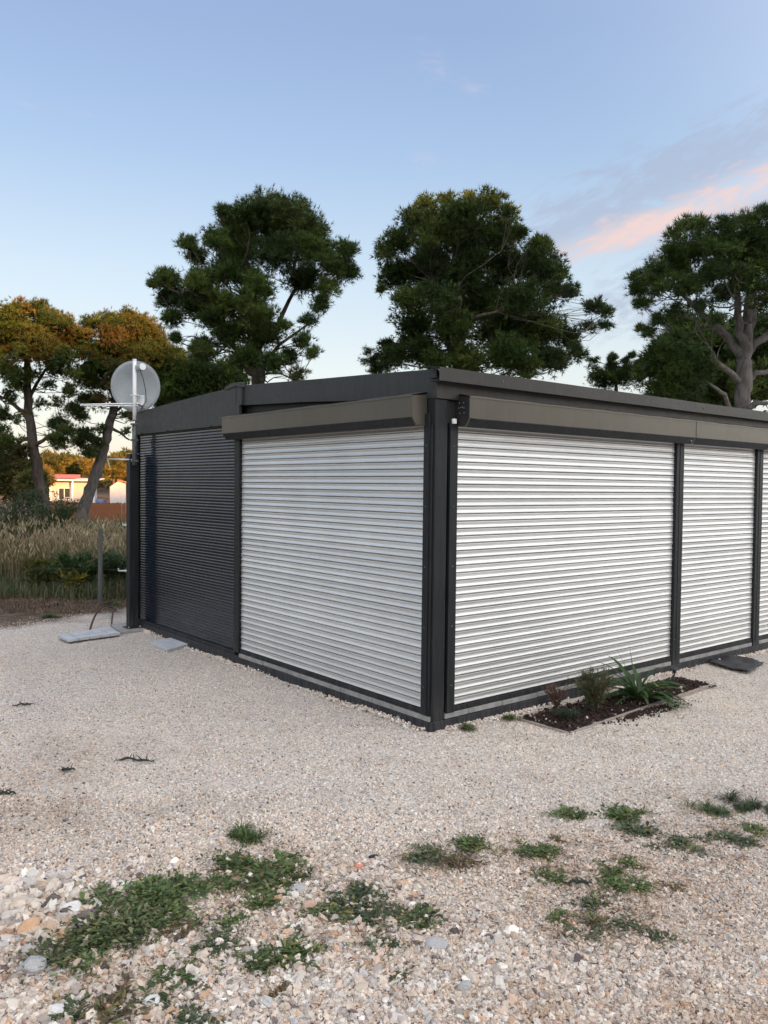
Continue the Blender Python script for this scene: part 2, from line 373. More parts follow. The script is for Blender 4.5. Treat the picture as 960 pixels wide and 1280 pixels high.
# ------------------------------------------------------------------ gravel stones (geometry nodes on a point cloud)
def pebble_cloud(name, P, rot, scl, tone, mat_, sub=1, kinds=5, label=None, kind='stuff', rugged=.35):
    me = bpy.data.meshes.new(name); me.vertices.add(len(P)); me.vertices.foreach_set('co', P.astype(np.float32).ravel())
    for nm, arr in (('rot', rot), ('scl', scl), ('tone', tone)):
        a = me.attributes.new(nm, 'FLOAT_VECTOR', 'POINT'); a.data.foreach_set('vector', arr.astype(np.float32).ravel())
    me.update(); o = finish(name, me, mat_)
    g = bpy.data.node_groups.new(name, 'GeometryNodeTree')
    g.interface.new_socket('Geometry', in_out='INPUT', socket_type='NodeSocketGeometry')
    g.interface.new_socket('Geometry', in_out='OUTPUT', socket_type='NodeSocketGeometry')
    N = lambda typ: g.nodes.new(typ); L = g.links.new
    gi, go = N('NodeGroupInput'), N('NodeGroupOutput')
    join = N('GeometryNodeJoinGeometry')
    for k in range(kinds):
        ico = N('GeometryNodeMeshIcoSphere'); ico.inputs['Radius'].default_value = .5; ico.inputs['Subdivisions'].default_value = sub
        sp = N('GeometryNodeSetPosition'); L(ico.outputs['Mesh'], sp.inputs['Geometry'])
        wn_ = N('ShaderNodeTexNoise'); wn_.inputs['Scale'].default_value = 2.1; wn_.inputs['Detail'].default_value = 2
        pos = N('GeometryNodeInputPosition'); ad = N('ShaderNodeVectorMath'); ad.operation = 'ADD'; ad.inputs[1].default_value = (k * 7.3, k * 3.1, k * 5.7)
        L(pos.outputs[0], ad.inputs[0]); L(ad.outputs[0], wn_.inputs['Vector'])
        sb = N('ShaderNodeVectorMath'); sb.operation = 'SUBTRACT'; L(wn_.outputs['Color'], sb.inputs[0]); sb.inputs[1].default_value = (.5, .5, .5)
        sc = N('ShaderNodeVectorMath'); sc.operation = 'SCALE'; L(sb.outputs[0], sc.inputs[0]); sc.inputs['Scale'].default_value = rugged * 3.2
        L(sc.outputs[0], sp.inputs['Offset'])
        sm = N('GeometryNodeSetMaterial'); sm.inputs['Material'].default_value = mat_; L(sp.outputs[0], sm.inputs['Geometry'])
        last = sm
        if sub < 3:
            ss = N('GeometryNodeSetShadeSmooth'); ss.inputs['Shade Smooth'].default_value = False; L(sm.outputs[0], ss.inputs['Geometry']); last = ss
        g2 = N('GeometryNodeGeometryToInstance'); L(last.outputs[0], g2.inputs[0]); L(g2.outputs[0], join.inputs[0])
    iop = N('GeometryNodeInstanceOnPoints'); L(gi.outputs[0], iop.inputs['Points']); L(join.outputs[0], iop.inputs['Instance'])
    iop.inputs['Pick Instance'].default_value = True
    for nm, sock in (('rot', 'Rotation'), ('scl', 'Scale')):
        na = N('GeometryNodeInputNamedAttribute'); na.data_type = 'FLOAT_VECTOR'; na.inputs['Name'].default_value = nm; L(na.outputs[0], iop.inputs[sock])
    L(iop.outputs[0], go.inputs[0])
    md = o.modifiers.new('stones', 'NODES'); md.node_group = g
    tag(o, label, None, None, kind)
    return o
stone_m, t, b = attr_mat('limestone_chips', inst=True, rough=.9, spec=.25)
palette = np.array([[.72, .67, .61], [.66, .60, .54], [.60, .54, .49], [.55, .48, .42], [.74, .71, .67], [.62, .52, .44], [.48, .43, .40], [.58, .46, .38], [.68, .64, .60], [.38, .34, .32], [.66, .56, .49], [.52, .50, .50]])
def stone_tones(n, dark=0., rusty=.02):
    c = palette[rng.integers(0, len(palette), n)] * rng.uniform(.85, 1.15, (n, 1)) * np.array([[1.03, 1.01, .965]])
    r = rng.random(n) < rusty; c[r] = np.array([.56, .38, .26]) * rng.uniform(.8, 1.2, (r.sum(), 1))
    r = rng.random(n) < dark; c[r] = np.array([.16, .13, .12]) * rng.uniform(.7, 1.3, (r.sum(), 1))
    return c
def cam_scatter(n, d0, d1, power=1.0, pad=.4):
    u = rng.random(n); d = (d0 ** power + u * (d1 ** power - d0 ** power)) ** (1 / power)
    w = d * .475 + pad; s = rng.uniform(-1, 1, n) * w
    return CAM[0] + FH[0] * d + RH[0] * s, CAM[1] + FH[1] * d + RH[1] * s, d, s
PL = dict(x0=.70, x1=2.81, y0=-.62, y1=-.19)
def in_block(x, y):
    return ((x > -.03) & (y > -.035)) | ((x > PL['x0']) & (x < PL['x1']) & (y > PL['y0'] + .05) & (y < PL['y1'])) 
# earthy, weed-grown patches where the chips are stained brown
DIRT = [(130, 1170, 130, 60), (330, 1100, 90, 45), (470, 1145, 90, 40), (690, 1080, 90, 45), (790, 1100, 110, 60), (740, 1160, 90, 30), (900, 1040, 90, 40), (560, 1075, 60, 16), (30, 1020, 60, 30), (140, 1262, 90, 30), (900, 1270, 120, 40), (700, 1260, 90, 30), (60, 960, 60, 30)]
DP = []
for (px, py, rx, ry) in DIRT:
    c_ = gr(px, py); ex_ = np.linalg.norm(gr(px + rx, py) - c_); ey_ = abs((gr(px, py - ry) - c_) @ FH); DP.append((c_, ex_, ey_))
def dirt(x, y):
    m_ = np.zeros(len(x))
    for c_, ex_, ey_ in DP:
        u = ((x - c_[0]) * RH[0] + (y - c_[1]) * RH[1]) / ex_; v = ((x - c_[0]) * FH[0] + (y - c_[1]) * FH[1]) / ey_
        m_ = np.maximum(m_, np.exp(-(u * u + v * v)))
    n1_ = .5 + .5 * np.sin(17 * x + 5 * y + 2 * np.sin(9 * y)) * np.sin(13 * y - 8 * x + 2 * np.sin(7 * x))
    return np.clip(m_ * (.35 + .9 * n1_), 0, 1) * rng.uniform(.3, 1, len(x))
# fine chips
parts_ = []
for (nn_, a0, a1, pw, s0, s1) in ((250000, 2.2, 10.9, .55, .008, .016), (42000, 2.2, 4.4, 1.0, .011, .021)):
    x, y, d, s = cam_scatter(nn_, a0, a1, pw)
    k = ~in_block(x, y) & (edge_d(x, y) < .25 + rng.normal(0, .22, len(x)))
    if s1 > .02: k &= rng.random(len(x)) < np.clip((4.7 - d) / 1.6 + .25 * np.sin(2.3 * x + y), 0, 1)
    x, y = x[k], y[k]; sz = (s0 + (s1 - s0) * rng.random(len(x)) ** 2.2) * np.clip(1.12 - .07 * (d[k] - 3), .72, 1.1)
    parts_.append((x, y, sz))
x = np.concatenate([p[0] for p in parts_]); y = np.concatenate([p[1] for p in parts_]); sz = np.concatenate([p[2] for p in parts_])
P = np.stack([x, y, hgt(x, y) + sz * .12], 1)
scl = sz[:, None] * rng.uniform(.65, 1.3, (len(x), 3)); scl[:, 2] *= .75
tn = stone_tones(len(x), .035, .025)
zx = .5 + .5 * np.sin(1.1 * x + .7 * y) * np.sin(.6 * x - 1.3 * y + 1)
dd_ = (x - CAM[0]) * FH[0] + (y - CAM[1]) * FH[1]
for (ta, tb, tw_) in (((-3.6, 1.2), (-.6, -1.4), .10), ((-3.2, 2.6), (.9, -2.2), .09), ((-2.6, .2), (2.4, -2.9), .12), ((-1.6, 4.4), (-2.4, -.6), .10)):   # old wheel tracks: darker fines pressed between the chips
    ta, tb = np.array(ta), np.array(tb); td = unit(tb - ta); sd_ = (x - ta[0]) * -td[1] + (y - ta[1]) * td[0] + .12 * np.sin(1.7 * x) ; al = (x - ta[0]) * td[0] + (y - ta[1]) * td[1]
    zx = zx + 1.0 * np.exp(-(sd_ / tw_) ** 2) * (al > 0) * (al < np.linalg.norm(tb - ta)) * (.5 + .5 * np.sin(7 * al) ** 2)
zx = zx + .5 * (np.sin(4.1 * x + 2.2 * y) * np.sin(3.3 * y - 2.7 * x) > .72)
tn *= (1 - .10 * (zx[:, None])) * np.array([[1, .985, .97]])
tn *= 1 - dirt(x, y)[:, None] * np.array([[.34, .46, .56]])
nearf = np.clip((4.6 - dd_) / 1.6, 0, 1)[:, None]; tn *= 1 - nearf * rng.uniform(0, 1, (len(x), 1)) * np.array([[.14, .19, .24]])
pebble_cloud('gravel', P, rng.uniform(0, 6.28, (len(x), 3)) * np.array([[.25, .25, 1]]), scl, tn, stone_m, 1, 6, 'pale crushed limestone chips covering the yard')
# coarser rubble, bottom left and the middle heap
def patch_pts(n, px, py, rx, ry):
    th = rng.uniform(0, 2 * math.pi, n); r = np.sqrt(rng.random(n))
    return [gr(px + rx * a * math.cos(q_), py + ry * a * math.sin(q_))[:2] for a, q_ in zip(r, th)]
cp = []; cs = []
for (n_, px, py, rx, ry, lo, hi) in ((1700, 60, 1200, 190, 110, .014, .036), (340, 40, 1135, 80, 45, .022, .070), (90, 60, 1230, 120, 60, .025, .055), (60, 330, 1200, 200, 60, .022, .045), (900, 230, 1250, 230, 70, .014, .034), (560, 440, 1120, 95, 50, .016, .036),
        (1500, 420, 1225, 320, 90, .014, .034), (500, 300, 1110, 240, 40, .014, .034), (50, 480, 1190, 260, 70, .03, .05), (900, 700, 1240, 330, 70, .012, .026), (420, 640, 1130, 190, 80, .012, .024), (500, 800, 1230, 200, 60, .012, .024), (260, 150, 1090, 160, 20, .012, .026), (230, 800, 1060, 170, 60, .012, .022)):
    cp += patch_pts(n_, px, py, rx, ry); cs += list(lo + (hi - lo) * rng.random(n_) ** 1.8)
cp = np.array(cp); cs = np.array(cs); k = ~in_block(cp[:, 0], cp[:, 1]); cp = cp[k]; cs = cs[k]
P = np.stack([cp[:, 0], cp[:, 1], hgt(cp[:, 0], cp[:, 1]) + cs * .16], 1)
scl = cs[:, None] * rng.uniform(.6, 1.35, (len(cs), 3)); scl[:, 2] *= .6
tn = stone_tones(len(cs), .04, .07) * .93; tn *= 1 - dirt(cp[:, 0], cp[:, 1])[:, None] * np.array([[.22, .32, .42]])
pebble_cloud('rubble', P, rng.uniform(0, 6.28, (len(cs), 3)) * np.array([[.15, .15, 1]]), scl, tn, stone_m, 2, 10, 'coarse broken stones and pebbles lying in the gravel', rugged=.42)
# chips spilled against the base of the walls
xs = np.concatenate([rng.uniform(-.10, -.03, 2600), rng.uniform(.1, 5.2, 2600)]); ys = np.concatenate([rng.uniform(0, 5.2, 2600), rng.uniform(-.10, -.04, 2600)])
k = rng.random(len(xs)) < .5 + .5 * np.sin(xs * 3.1 + ys * 2.7); xs = xs[k]; ys = ys[k]
sz = rng.uniform(.010, .022, len(xs)); bank = .02 * rng.random(len(xs))
P = np.stack([xs, ys, hgt(xs, ys) + bank], 1)
pebble_cloud('gravel', P, rng.uniform(0, 6.28, (len(xs), 3)), sz[:, None] * rng.uniform(.6, 1.3, (len(xs), 3)), stone_tones(len(xs), .05), stone_m, 1, 5, 'gravel chips banked against the foot of the walls')

# individual larger stones
def rock_mesh(seed, sub=3):
    bm = bmesh.new(); bmesh.ops.create_icosphere(bm, subdivisions=sub, radius=.5)
    r_ = np.random.default_rng(seed)
    planes = [(unit(r_.normal(size=3)), r_.uniform(.30, .46)) for _ in range(11)]
    for v in bm.verts:
        p = np.array(v.co)
        for nrm, dd in planes:
            k_ = p @ nrm
            if k_ > dd: p = p - nrm * (k_ - dd) * .92
        v.co = p + r_.normal(0, .006, 3)
    me = bpy.data.meshes.new('stone'); bm.to_mesh(me); bm.free()
    return me
grain = lambda nm, a, b_: simple(nm, a, b_, 22, .88, bmp=.5, bdist=.004)
SM = dict(grey=grain('grey_limestone', (.30, .29, .28), (.46, .45, .43)), pink=grain('pinkish_limestone', (.42, .27, .20), (.58, .41, .32)),
          orange=grain('orange_stone', (.46, .25, .13), (.66, .44, .28)), white=grain('white_limestone', (.58, .56, .53), (.76, .74, .71)),
          tan=grain('tan_limestone', (.44, .36, .28), (.60, .51, .42)), black=grain('black_stone', (.018, .015, .015), (.04, .034, .032)), red=grain('brick_red_stone', (.42, .16, .10), (.58, .27, .18)))
for i, (px, py, w, h, mm, rz, lab) in enumerate([
        (42, 1209, 46, 26, 'grey', .3, 'large flat grey boulder half under the big green weed patch'),
        (385, 1131, 21, 20, 'pink', .8, 'rounded pinkish stone between the weeds left of centre'),
        (374, 1111, 22, 16, 'grey', .2, 'smooth blue-grey stone just behind the pinkish rounded stone'),
        (467, 1072, 13, 9, 'black', .2, 'single black stone at the far edge of the rubble heap'),
        (448, 1083, 15, 13, 'red', 1.0, 'bright brick-red stone on top of the rubble heap'),
        (36, 1160, 30, 26, 'orange', .9, 'angular orange stone in the rubble at the left edge'),
        (92, 1142, 34, 34, 'white', .1, 'long white stone slab left of the big weed patch'),
        (28, 1128, 44, 12, 'tan', .2, 'long tan stone lying along the left edge of the rubble'),
        (104, 1152, 14, 11, 'red', .6, 'small red brick fragment touching the big weed patch'),
        (260, 1240, 24, 16, 'orange', .3, 'flat orange stone near the bottom edge of the yard'),
        (190, 1246, 26, 15, 'white', .9, 'pale blocky stone near the bottom edge right of the dry yellow weed'),
        (453, 1233, 25, 13, 'tan', .4, 'oval tan stone near the bottom centre of the yard'),
        (545, 1180, 30, 13, 'grey', -.4, 'flat greenish grey stone sliver right of the trailing weed'),
        (452, 1161, 19, 11, 'pink', .1, 'flat pink stone enclosed by the trailing weed'),
        (70, 1262, 22, 39, 'white', .7, 'pale rounded stone in the bottom left corner'),
        (582, 1236, 22, 16, 'grey', .7, 'wedge shaped grey stone at the bottom right of centre')]):
    p = gr(px, py); dep = (p - CAM) @ FH; sw = w * dep / FPX; g = hgt(p[0], p[1])
    o = finish('stone', rock_mesh(100 + i), SM[mm]); o.location = (p[0], p[1], float(g) + .22 * h / w * sw * .6)
    o.scale = (sw * 1.05, sw * .85, sw * min(.9, .75 * h / w + .12)); o.rotation_euler = (0, 0, rz - YAW)
    tag(o, lab, 'stone', 'larger stones in the gravel')

# ------------------------------------------------------------------ the shuttered building
bld = thing('shuttered_kiosk', (0, 0, 0), 'flat-roofed anthracite kiosk closed by silver-white and dark roller shutters', 'kiosk')
XE = 6.25      # far end of the right-hand wall
YE = 5.10      # far end of the left-hand wall
def bpart(mb, name, m, bevel=.0025, parent=bld, label=None):
    o = mb.build(name, MT[m], parent, bevel)
    if label: o['label'] = label
    return o
# closed core
bpart(MB().box(.045, XE, .045, YE, -.05, 2.44), 'wall_core', 'dark', 0)
bpart(MB().box(.0, XE + .05, .02, YE + .0, 2.44, 2.49), 'roof', 'fascia')
# corner column: square tube with a rolled lip
cb = MB().box(-.016, .100, -.030, .040, -.02, 2.30); bpart(cb, 'corner_post', 'anthracite', .006)
bpart(MB().box(-.028, -.016, -.012, .012, .07, 2.12), 'post_trim', 'anthracite', .003)
bpart(MB().box(.0, .07, -.0375, -.030, .03, .055), 'post_foot_plate', 'concrete', .001)
bpart(MB().box(.100, .118, .005, .03, .03, 2.30), 'reveal', 'dark', .001)

def slat_shutter(wall, a, b, z0, z1, nsl, m, prof, name, label=None, depth0=.0):
    """wall 'A': plane x=0 facing -x, running along y; wall 'B': plane y=0 facing -y, running along x"""
    sh = bpy.data.objects.new(name, None); col.objects.link(sh); sh.parent = bld
    if label: sh['label'] = label
    Lw = b - a; pitch = (z1 - z0) / nsl
    V = []; Fc = []; segs = 14; k = len(prof)
    for i in range(segs + 1):
        s = Lw * i / segs
        for (o_, z) in prof:
            o2 = -(depth0 + o_)
            V.append((o2, s, z * pitch) if wall == 'A' else (s, o2, z * pitch))
    for i in range(segs):
        for j in range(k - 1):
            q_ = (i * k + j, (i + 1) * k + j, (i + 1) * k + j + 1, i * k + j + 1)
            Fc.append(q_ if wall == 'A' else q_[::-1])
    me = bpy.data.meshes.new('slat'); me.from_pydata(V, [], Fc); me.update()
    me.polygons.foreach_set('use_smooth', [True] * len(me.polygons)); me.materials.append(MT[m])
    bm = bmesh.new(); bm.from_mesh(me); bmesh.ops.recalc_face_normals(bm, faces=bm.faces)
    out_ = Vector((-1, 0, 0)) if wall == 'A' else Vector((0, -1, 0))
    if sum((f.normal.dot(out_)) for f in bm.faces) < 0: bmesh.ops.reverse_faces(bm, faces=bm.faces)
    bm.to_mesh(me); bm.free()
    for i in range(nsl):
        o = bpy.data.objects.new('slat', me); col.objects.link(o); o.parent = sh
        z = z0 + i * pitch
        rx = random.gauss(0, .016)
        if wall == 'A': o.location = (random.gauss(0, .0006), a, z); o.rotation_euler = (random.gauss(0, .0002), rx, 0)
        else: o.location = (a, random.gauss(0, .0006), z); o.rotation_euler = (rx, random.gauss(0, .0002), 0)
    return sh
P1 = [(-.007, -.02), (-.003, .02), (.0105, .055), (.0150, .10), (.0140, .17), (.0110, .29), (.0084, .42), (.0072, .55), (.0078, .67), (.0096, .78), (.0112, .86), (.0094, .905), (.000, .945), (-.007, .985)]
P2 = [(-.001, -.02), (.0006, .04), (.0016, .14), (.0022, .34), (.0023, .5), (.0022, .68), (.0015, .86), (.0006, .96), (-.001, .99)]
ZT = 2.135
slat_shutter('A', .075, 2.632, .140, ZT, 38, 'slat_white', P1, 'roller_shutter', 'silver-white roller shutter on the left-hand side')
slat_shutter('B', .200, 3.005, .143, ZT, 38, 'slat_white', P1, 'roller_shutter', 'wide silver-white roller shutter right of the corner')
slat_shutter('B', 3.140, 4.543, .143, ZT, 38, 'slat_white', P1, 'roller_shutter', 'narrower silver-white roller shutter beyond the wide one')
slat_shutter('B', 4.683, 6.08, .143, ZT, 38, 'slat_white', P1, 'roller_shutter', 'silver-white roller shutter cut by the right edge')
slat_shutter('A', 2.750, 5.07, .105, 2.275, 72, 'slat_dark', P2, 'dark_roller_shutter', 'anthracite fine-ribbed roller shutter on the left-hand side')
# guide rails, bottom bars
for (y0, y1) in ((.012, .070), (2.640, 2.738)):
    bpart(MB().box(-.034, .045, y0, y1, .105, 2.20), 'guide_rail', 'anthracite')
bpart(MB().box(-.022, .045, 5.068, 5.115, .05, 2.28), 'guide_rail', 'anthracite')
for (x0, x1) in ((.122, .196), (3.012, 3.134), (4.550, 4.676), (6.09, 6.2)):
    bpart(MB().box(x0, x1, -.036, .045, .105 if x0 < 1 else -.02, 2.14), 'guide_rail', 'anthracite')
    if x0 > 1: bpart(MB().box(x0 + .05, x0 + .062, -.040, -.036, .105, 2.12), 'rail_groove', 'dark', .001)
for (x0, x1) in ((.196, 3.012), (3.134, 4.550), (4.676, 6.09)):
    bpart(MB().box(x0, x1, -.024, .045, .104, .141), 'bottom_bar', 'anthracite')
bpart(MB().box(-.024, .045, .070, 2.640, .104, .139), 'bottom_bar', 'anthracite')
bpart(MB().box(-.018, .045, 2.738, 5.07, .075, .104), 'bottom_bar', 'anthracite')
# pale sill strips with joints, skirting below
def strips(wall, edges):
    for a, b2 in zip(edges[:-1], edges[1:]):
        dz = random.gauss(0, .0012); g_ = .0035
        mb = MB().box(-.030 - random.random() * .003, .045, a + g_, b2 - g_, .066 + dz, .101 + dz) if wall == 'A' else MB().box(a + g_, b2 - g_, -.030 - random.random() * .003, .045, .066 + dz, .101 + dz)
        bpart(mb, 'sill_block', 'concrete', .002)
strips('A', [-.02, .62, 1.02, 1.72, 2.2, 2.64])
strips('B', [.105, .345, .70, 1.10, 1.78, 2.4, 3.0, ]); strips('B', [3.14, 3.50, 4.0, 4.54]); strips('B', [4.69, 5.2, 5.7, 6.2])
def ragged(wall, a, b2, z1, off):
    k = 70; pts = []
    for i in range(k + 1):
        s = a + (b2 - a) * i / k
        pts.append((s, z1))
    mb = MB()
    n0 = 0
    for i in range(k):
        s0, s1 = pts[i][0], pts[i + 1][0]
        if wall == 'A': mb.v += [(off, s0, -.08), (off, s1, -.08), (off, s1, z1), (off, s0, z1), (.045, s1, z1), (.045, s0, z1)]
        else: mb.v += [(s0, off, -.08), (s1, off, -.08), (s1, off, z1), (s0, off, z1), (s1, .045, z1), (s0, .045, z1)]
        mb.f += [(n0, n0 + 1, n0 + 2, n0 + 3), (n0 + 3, n0 + 2, n0 + 4, n0 + 5)]; n0 += 6
    return mb
bpart(MB().box(-.036, .045, -.036, 2.64, -.08, .064), 'skirting', 'skirt', .003)
bpart(MB().box(.0, XE, -.040, .045, -.08, .062), 'skirting', 'skirt', .003)
bpart(MB().box(-.026, .045, 2.645, YE, -.08, .073), 'skirting', 'skirt', .003)
bpart(MB().tube([(-.05, .30, .03), (-.036, .30, .03)], .012, 10), 'skirting_bolt', 'galv', 0)
# shutter boxes: front face, bevelled underside
def housing(wall, a, b2, name='shutter_box', sag=0.0):
    prof = [(.012, 2.335), (.150, 2.318), (.150, 2.172), (.108, 2.118), (.012, 2.118)]
    if wall == 'A': pts = [(-o_, a, z) for o_, z in prof]; vec = (0, b2 - a, 0)
    else: pts = [(a, -o_, z) for o_, z in prof]; vec = (b2 - a, 0, 0)
    o = bpart(MB().prism(pts, vec), name, 'housing', .004)
    # darker underside strip along the bevel
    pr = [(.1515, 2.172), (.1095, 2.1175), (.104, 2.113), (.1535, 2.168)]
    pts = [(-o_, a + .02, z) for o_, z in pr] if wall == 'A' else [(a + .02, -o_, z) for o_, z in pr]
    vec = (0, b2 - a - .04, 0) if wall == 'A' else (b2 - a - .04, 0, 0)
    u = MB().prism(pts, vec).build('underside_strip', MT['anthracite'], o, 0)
    # lid: a thin folded sheet slightly proud and uneven
    k = 24; mb = MB(); 
    ln = b2 - a
    for i in range(k + 1):
        s = a + ln * i / k; w_ = .0035 * math.sin(i * 1.7) + .003 * math.sin(i * .61)
        row = [(.010, 2.352 + w_), (.154, 2.324 + w_ * .4), (.1545, 2.312)]
        for o_, z in row: mb.v.append((-o_, s, z) if wall == 'A' else (s, -o_, z))
    for i in range(k):
        for j in range(2): mb.f.append((i * 3 + j, (i + 1) * 3 + j, (i + 1) * 3 + j + 1, i * 3 + j + 1))
    l = mb.build('box_lid', MT['housing'], o, 0)
    sd = l.modifiers.new('thickness', 'SOLIDIFY'); sd.thickness = .0022; sd.offset = -1
    return o
hA = housing('A', .060, 2.770)
hB = housing('B', .190, 3.128); hB2 = housing('B', 3.134, 4.60); hB3 = housing('B', 4.606, 6.2)
bpart(MB().prism([(.186, -.010, 2.335), (.186, -.149, 2.316), (.186, -.149, 2.173), (.186, -.107, 2.119), (.186, -.010, 2.119)], (.004, 0, 0)), 'end_plate', 'dark', 0)
sc_ = MB()
for (yy, zz) in ((-.05, 2.245), (-.07, 2.248), (-.085, 2.25), (-.10, 2.243), (-.055, 2.28), (-.095, 2.28), (-.06, 2.21), (-.10, 2.21)):
    sc_.tube([(.1865, yy, zz), (.1835, yy, zz)], .0035, 8)
sc_.build('screws', MT['galv'], bld, 0)
sc_ = MB().tube([(3.09, -.125, 2.145), (3.09, -.131, 2.142)], .007, 8); sc_.build('screw', MT['white'], bld)
for zz in np.arange(.30, 2.1, .42):                       # screw heads along the guide rails
    for yy in (.041, 2.69): MB().tube([(-.0335, yy, zz), (-.0365, yy, zz)], .0055, 8).build('screw', MT['sleeve'], bld)
    for xx_ in (.158, 3.035, 4.575): MB().tube([(xx_, -.0355, zz), (xx_, -.0385, zz)], .0055, 8).build('screw', MT['sleeve'], bld)
for xx_ in (.55, 1.45, 2.35, 3.3, 4.2, 5.1): MB().tube([(xx_, -.119, 2.455), (xx_, -.1275, 2.455)], .006, 8).build('rivet', MT['sleeve'], bld)
# little white switch blocks
bpart(MB().box(.135, .165, -.052, -.030, 2.135, 2.170), 'sensor_block', 'white', .003)
bpart(MB().box(-.062, -.026, 2.800, 2.860, 2.125, 2.165), 'sensor_block', 'white', .003)
bpart(MB().box(-.105, -.040, 2.742, 2.768, 2.128, 2.160), 'sensor_block', 'white', .003)
# roof edge over the left-hand wall: a sheet that climbs to a seam, then falls away
def plate(pts_yz, x, th, name, m, ridge=None):
    mb = MB().prism([(x, y_, z_) for y_, z_ in pts_yz], (th, 0, 0)); return bpart(mb, name, m, .002)
plate([(-.030, 2.300), (-.030, 2.500), (.6, 2.532), (1.4, 2.566), (2.1, 2.600), (2.66, 2.622), (2.66, 2.437), (1.6, 2.392), (.7, 2.340)], -.014, .02, 'fascia_board', 'fascia')
plate([(2.64, 2.262), (2.64, 2.440), (2.705, 2.440), (2.705, 2.632), (2.80, 2.634), (2.90, 2.606), (3.2, 2.600), (4.1, 2.563), (YE, 2.520), (YE, 2.262)], -.040, .03, 'fascia_board', 'fascia')
plate([(2.58, 2.600), (2.60, 2.648), (2.78, 2.654), (2.90, 2.622), (2.90, 2.596), (2.705, 2.618)], -.050, .04, 'seam_cap', 'fascia')
bpart(MB().box(-.0505, -.012, 2.585, 2.60, 2.605, 2.640), 'seam_clip', 'dark', .001)
bpart(MB().box(-.012, .03, 2.70, YE, 2.25, 2.50), 'fascia_return', 'fascia', .001)
for yy in (3.2, 4.2, 4.9):
    bpart(MB().tube([(-.041, yy, 2.272), (-.047, yy, 2.272)], .008, 8), 'rivet', 'dark', 0)
# right-hand side: projecting flashing, recessed board below
# slightly bowed flashing
mb = MB(); k = 30
for i in range(k + 1):
    s = -.072 + (XE + .12) * i / k; w_ = .002 * math.sin(i * .9)
    for (yy, zz) in ((-.120 + w_, 2.409), (-.122 + w_, 2.497), (.02, 2.512)): mb.v.append((s, yy, zz))
for i in range(k):
    for j in range(2): mb.f.append((i * 3 + j, (i + 1) * 3 + j, (i + 1) * 3 + j + 1, i * 3 + j + 1))
fl = mb.build('roof_flashing', MT['flashing'], bld, 0); sd = fl.modifiers.new('thickness', 'SOLIDIFY'); sd.thickness = .004; sd.offset = 1
bpart(MB().box(-.060, XE, -.112, -.045, 2.416, 2.424), 'soffit', 'dark', 0)
bpart(MB().box(-.020, XE, -.045, -.012, 2.300, 2.424), 'fascia_board', 'flashing', .003)
bpart(MB().box(.0, XE, -.012, .04, 2.14, 2.44), 'lintel', 'dark', 0)
bpart(MB().box(-.006, .04, .0, 2.64, 2.14, 2.30), 'lintel', 'dark', 0)
bpart(MB().box(-.036, .03, 2.60, 2.72, 2.44, 2.615), 'seam_backing', 'fascia', 0)
for i in range(2): bpart(MB().box(-.075 + i * .01, -.03, -.10, -.02, 2.43 - i * .02, 2.436 - i * .02), 'corner_clip', 'dark', 0)

# ------------------------------------------------------------------ post, mast and dish
def leave(o): return o
pst = thing('steel_post', (-.115, 4.985, 0), 'square anthracite steel post bolted to a concrete pad beside the dark shutter', 'post')
c = (-.115, 4.985)
MB().box(c[0] - .052, c[0] + .052, c[1] - .052, c[1] + .052, .03, 2.03).build('tube', MT['anthracite'], pst, .006)
MB().box(c[0] - .085, c[0] + .085, c[1] - .085, c[1] + .085, .022, .032).build('base_plate', MT['anthracite'], pst, .002)
MB().box(c[0] - .058, c[0] + .058, c[1] - .058, c[1] + .058, 2.03, 2.037).build('cap', MT['galv'], pst, .002)
for dx, dy in ((-.068, -.068), (.068, -.068), (-.068, .068), (.068, .068)):
    MB().tube([(c[0] + dx, c[1] + dy, .030), (c[0] + dx, c[1] + dy, .047)], .008, 6).build('bolt', MT['galv'], pst)
left = -RH
for zz, ln in ((.68, .10), (1.21, .05)):
    p0 = np.array([c[0], c[1], zz]) + left * .06; p1 = p0 + left * ln
    MB().tube([p0, p1], .008, 8).tube([p1, p1 + np.array([0, 0, .03])], .008, 8).tube([p0 + left * .012, p0 + left * .02], .018, 10).build('hook', MT['galv'], pst)
relocate(pst)
mst = thing('antenna_mast', (-.125, 4.965, 1.95), 'white antenna mast clamped to the top of the dark steel post', 'antenna mast')
mx_, my_ = -.118, 4.915
top3 = 3.10
MB().tube([(mx_, my_, 1.90), (mx_, my_, 2.38)], .027, 12).build('sleeve', MT['sleeve'], mst, 0, True)
MB().tube([(mx_, my_, 2.42), (mx_, my_, top3)], .021, 12).tube([(mx_, my_, top3), (mx_, my_, top3 + .012)], .023, 12).build('pole', MT['white'], mst, 0, True)
for zz in (1.94, 2.18, 2.36):
    MB().box(mx_ - .036, mx_ + .036, my_ - .030, my_ + .04, zz, zz + .022).build('clamp', MT['sleeve'], mst, .003)
def boom(z, length, name, m, n_el, dz=0, r=.009):
    p0 = np.array([mx_, my_, z]); p1 = p0 + left * length + np.array([0, 0, dz])
    mb = MB()
    if n_el:
        off = np.array([0, 0, .014])
        mb.tube([p0 + off, p1 + off * .4], r * .8, 8); mb.tube([p0 - off, p1 - off * .4], r * .8, 8)
    else: mb.tube([p0, p1], r, 8)
    o = mb.build(name, m, mst, 0, True)
    return p0, p1, o
p0, p1, arm = boom(2.595, .62, 'upper_boom', MT['white'], 1, -.01)
for k in range(5):
    q_ = p0 + (p1 - p0) * (.2 + .19 * k); MB().tube([q_ - FH * .05, q_ + FH * .05], .004, 6).build('element', MT['galv'], arm)
p0, p1, arm2 = boom(1.965, .31, 'lower_boom', MT['galv'], 0, .005, .010)
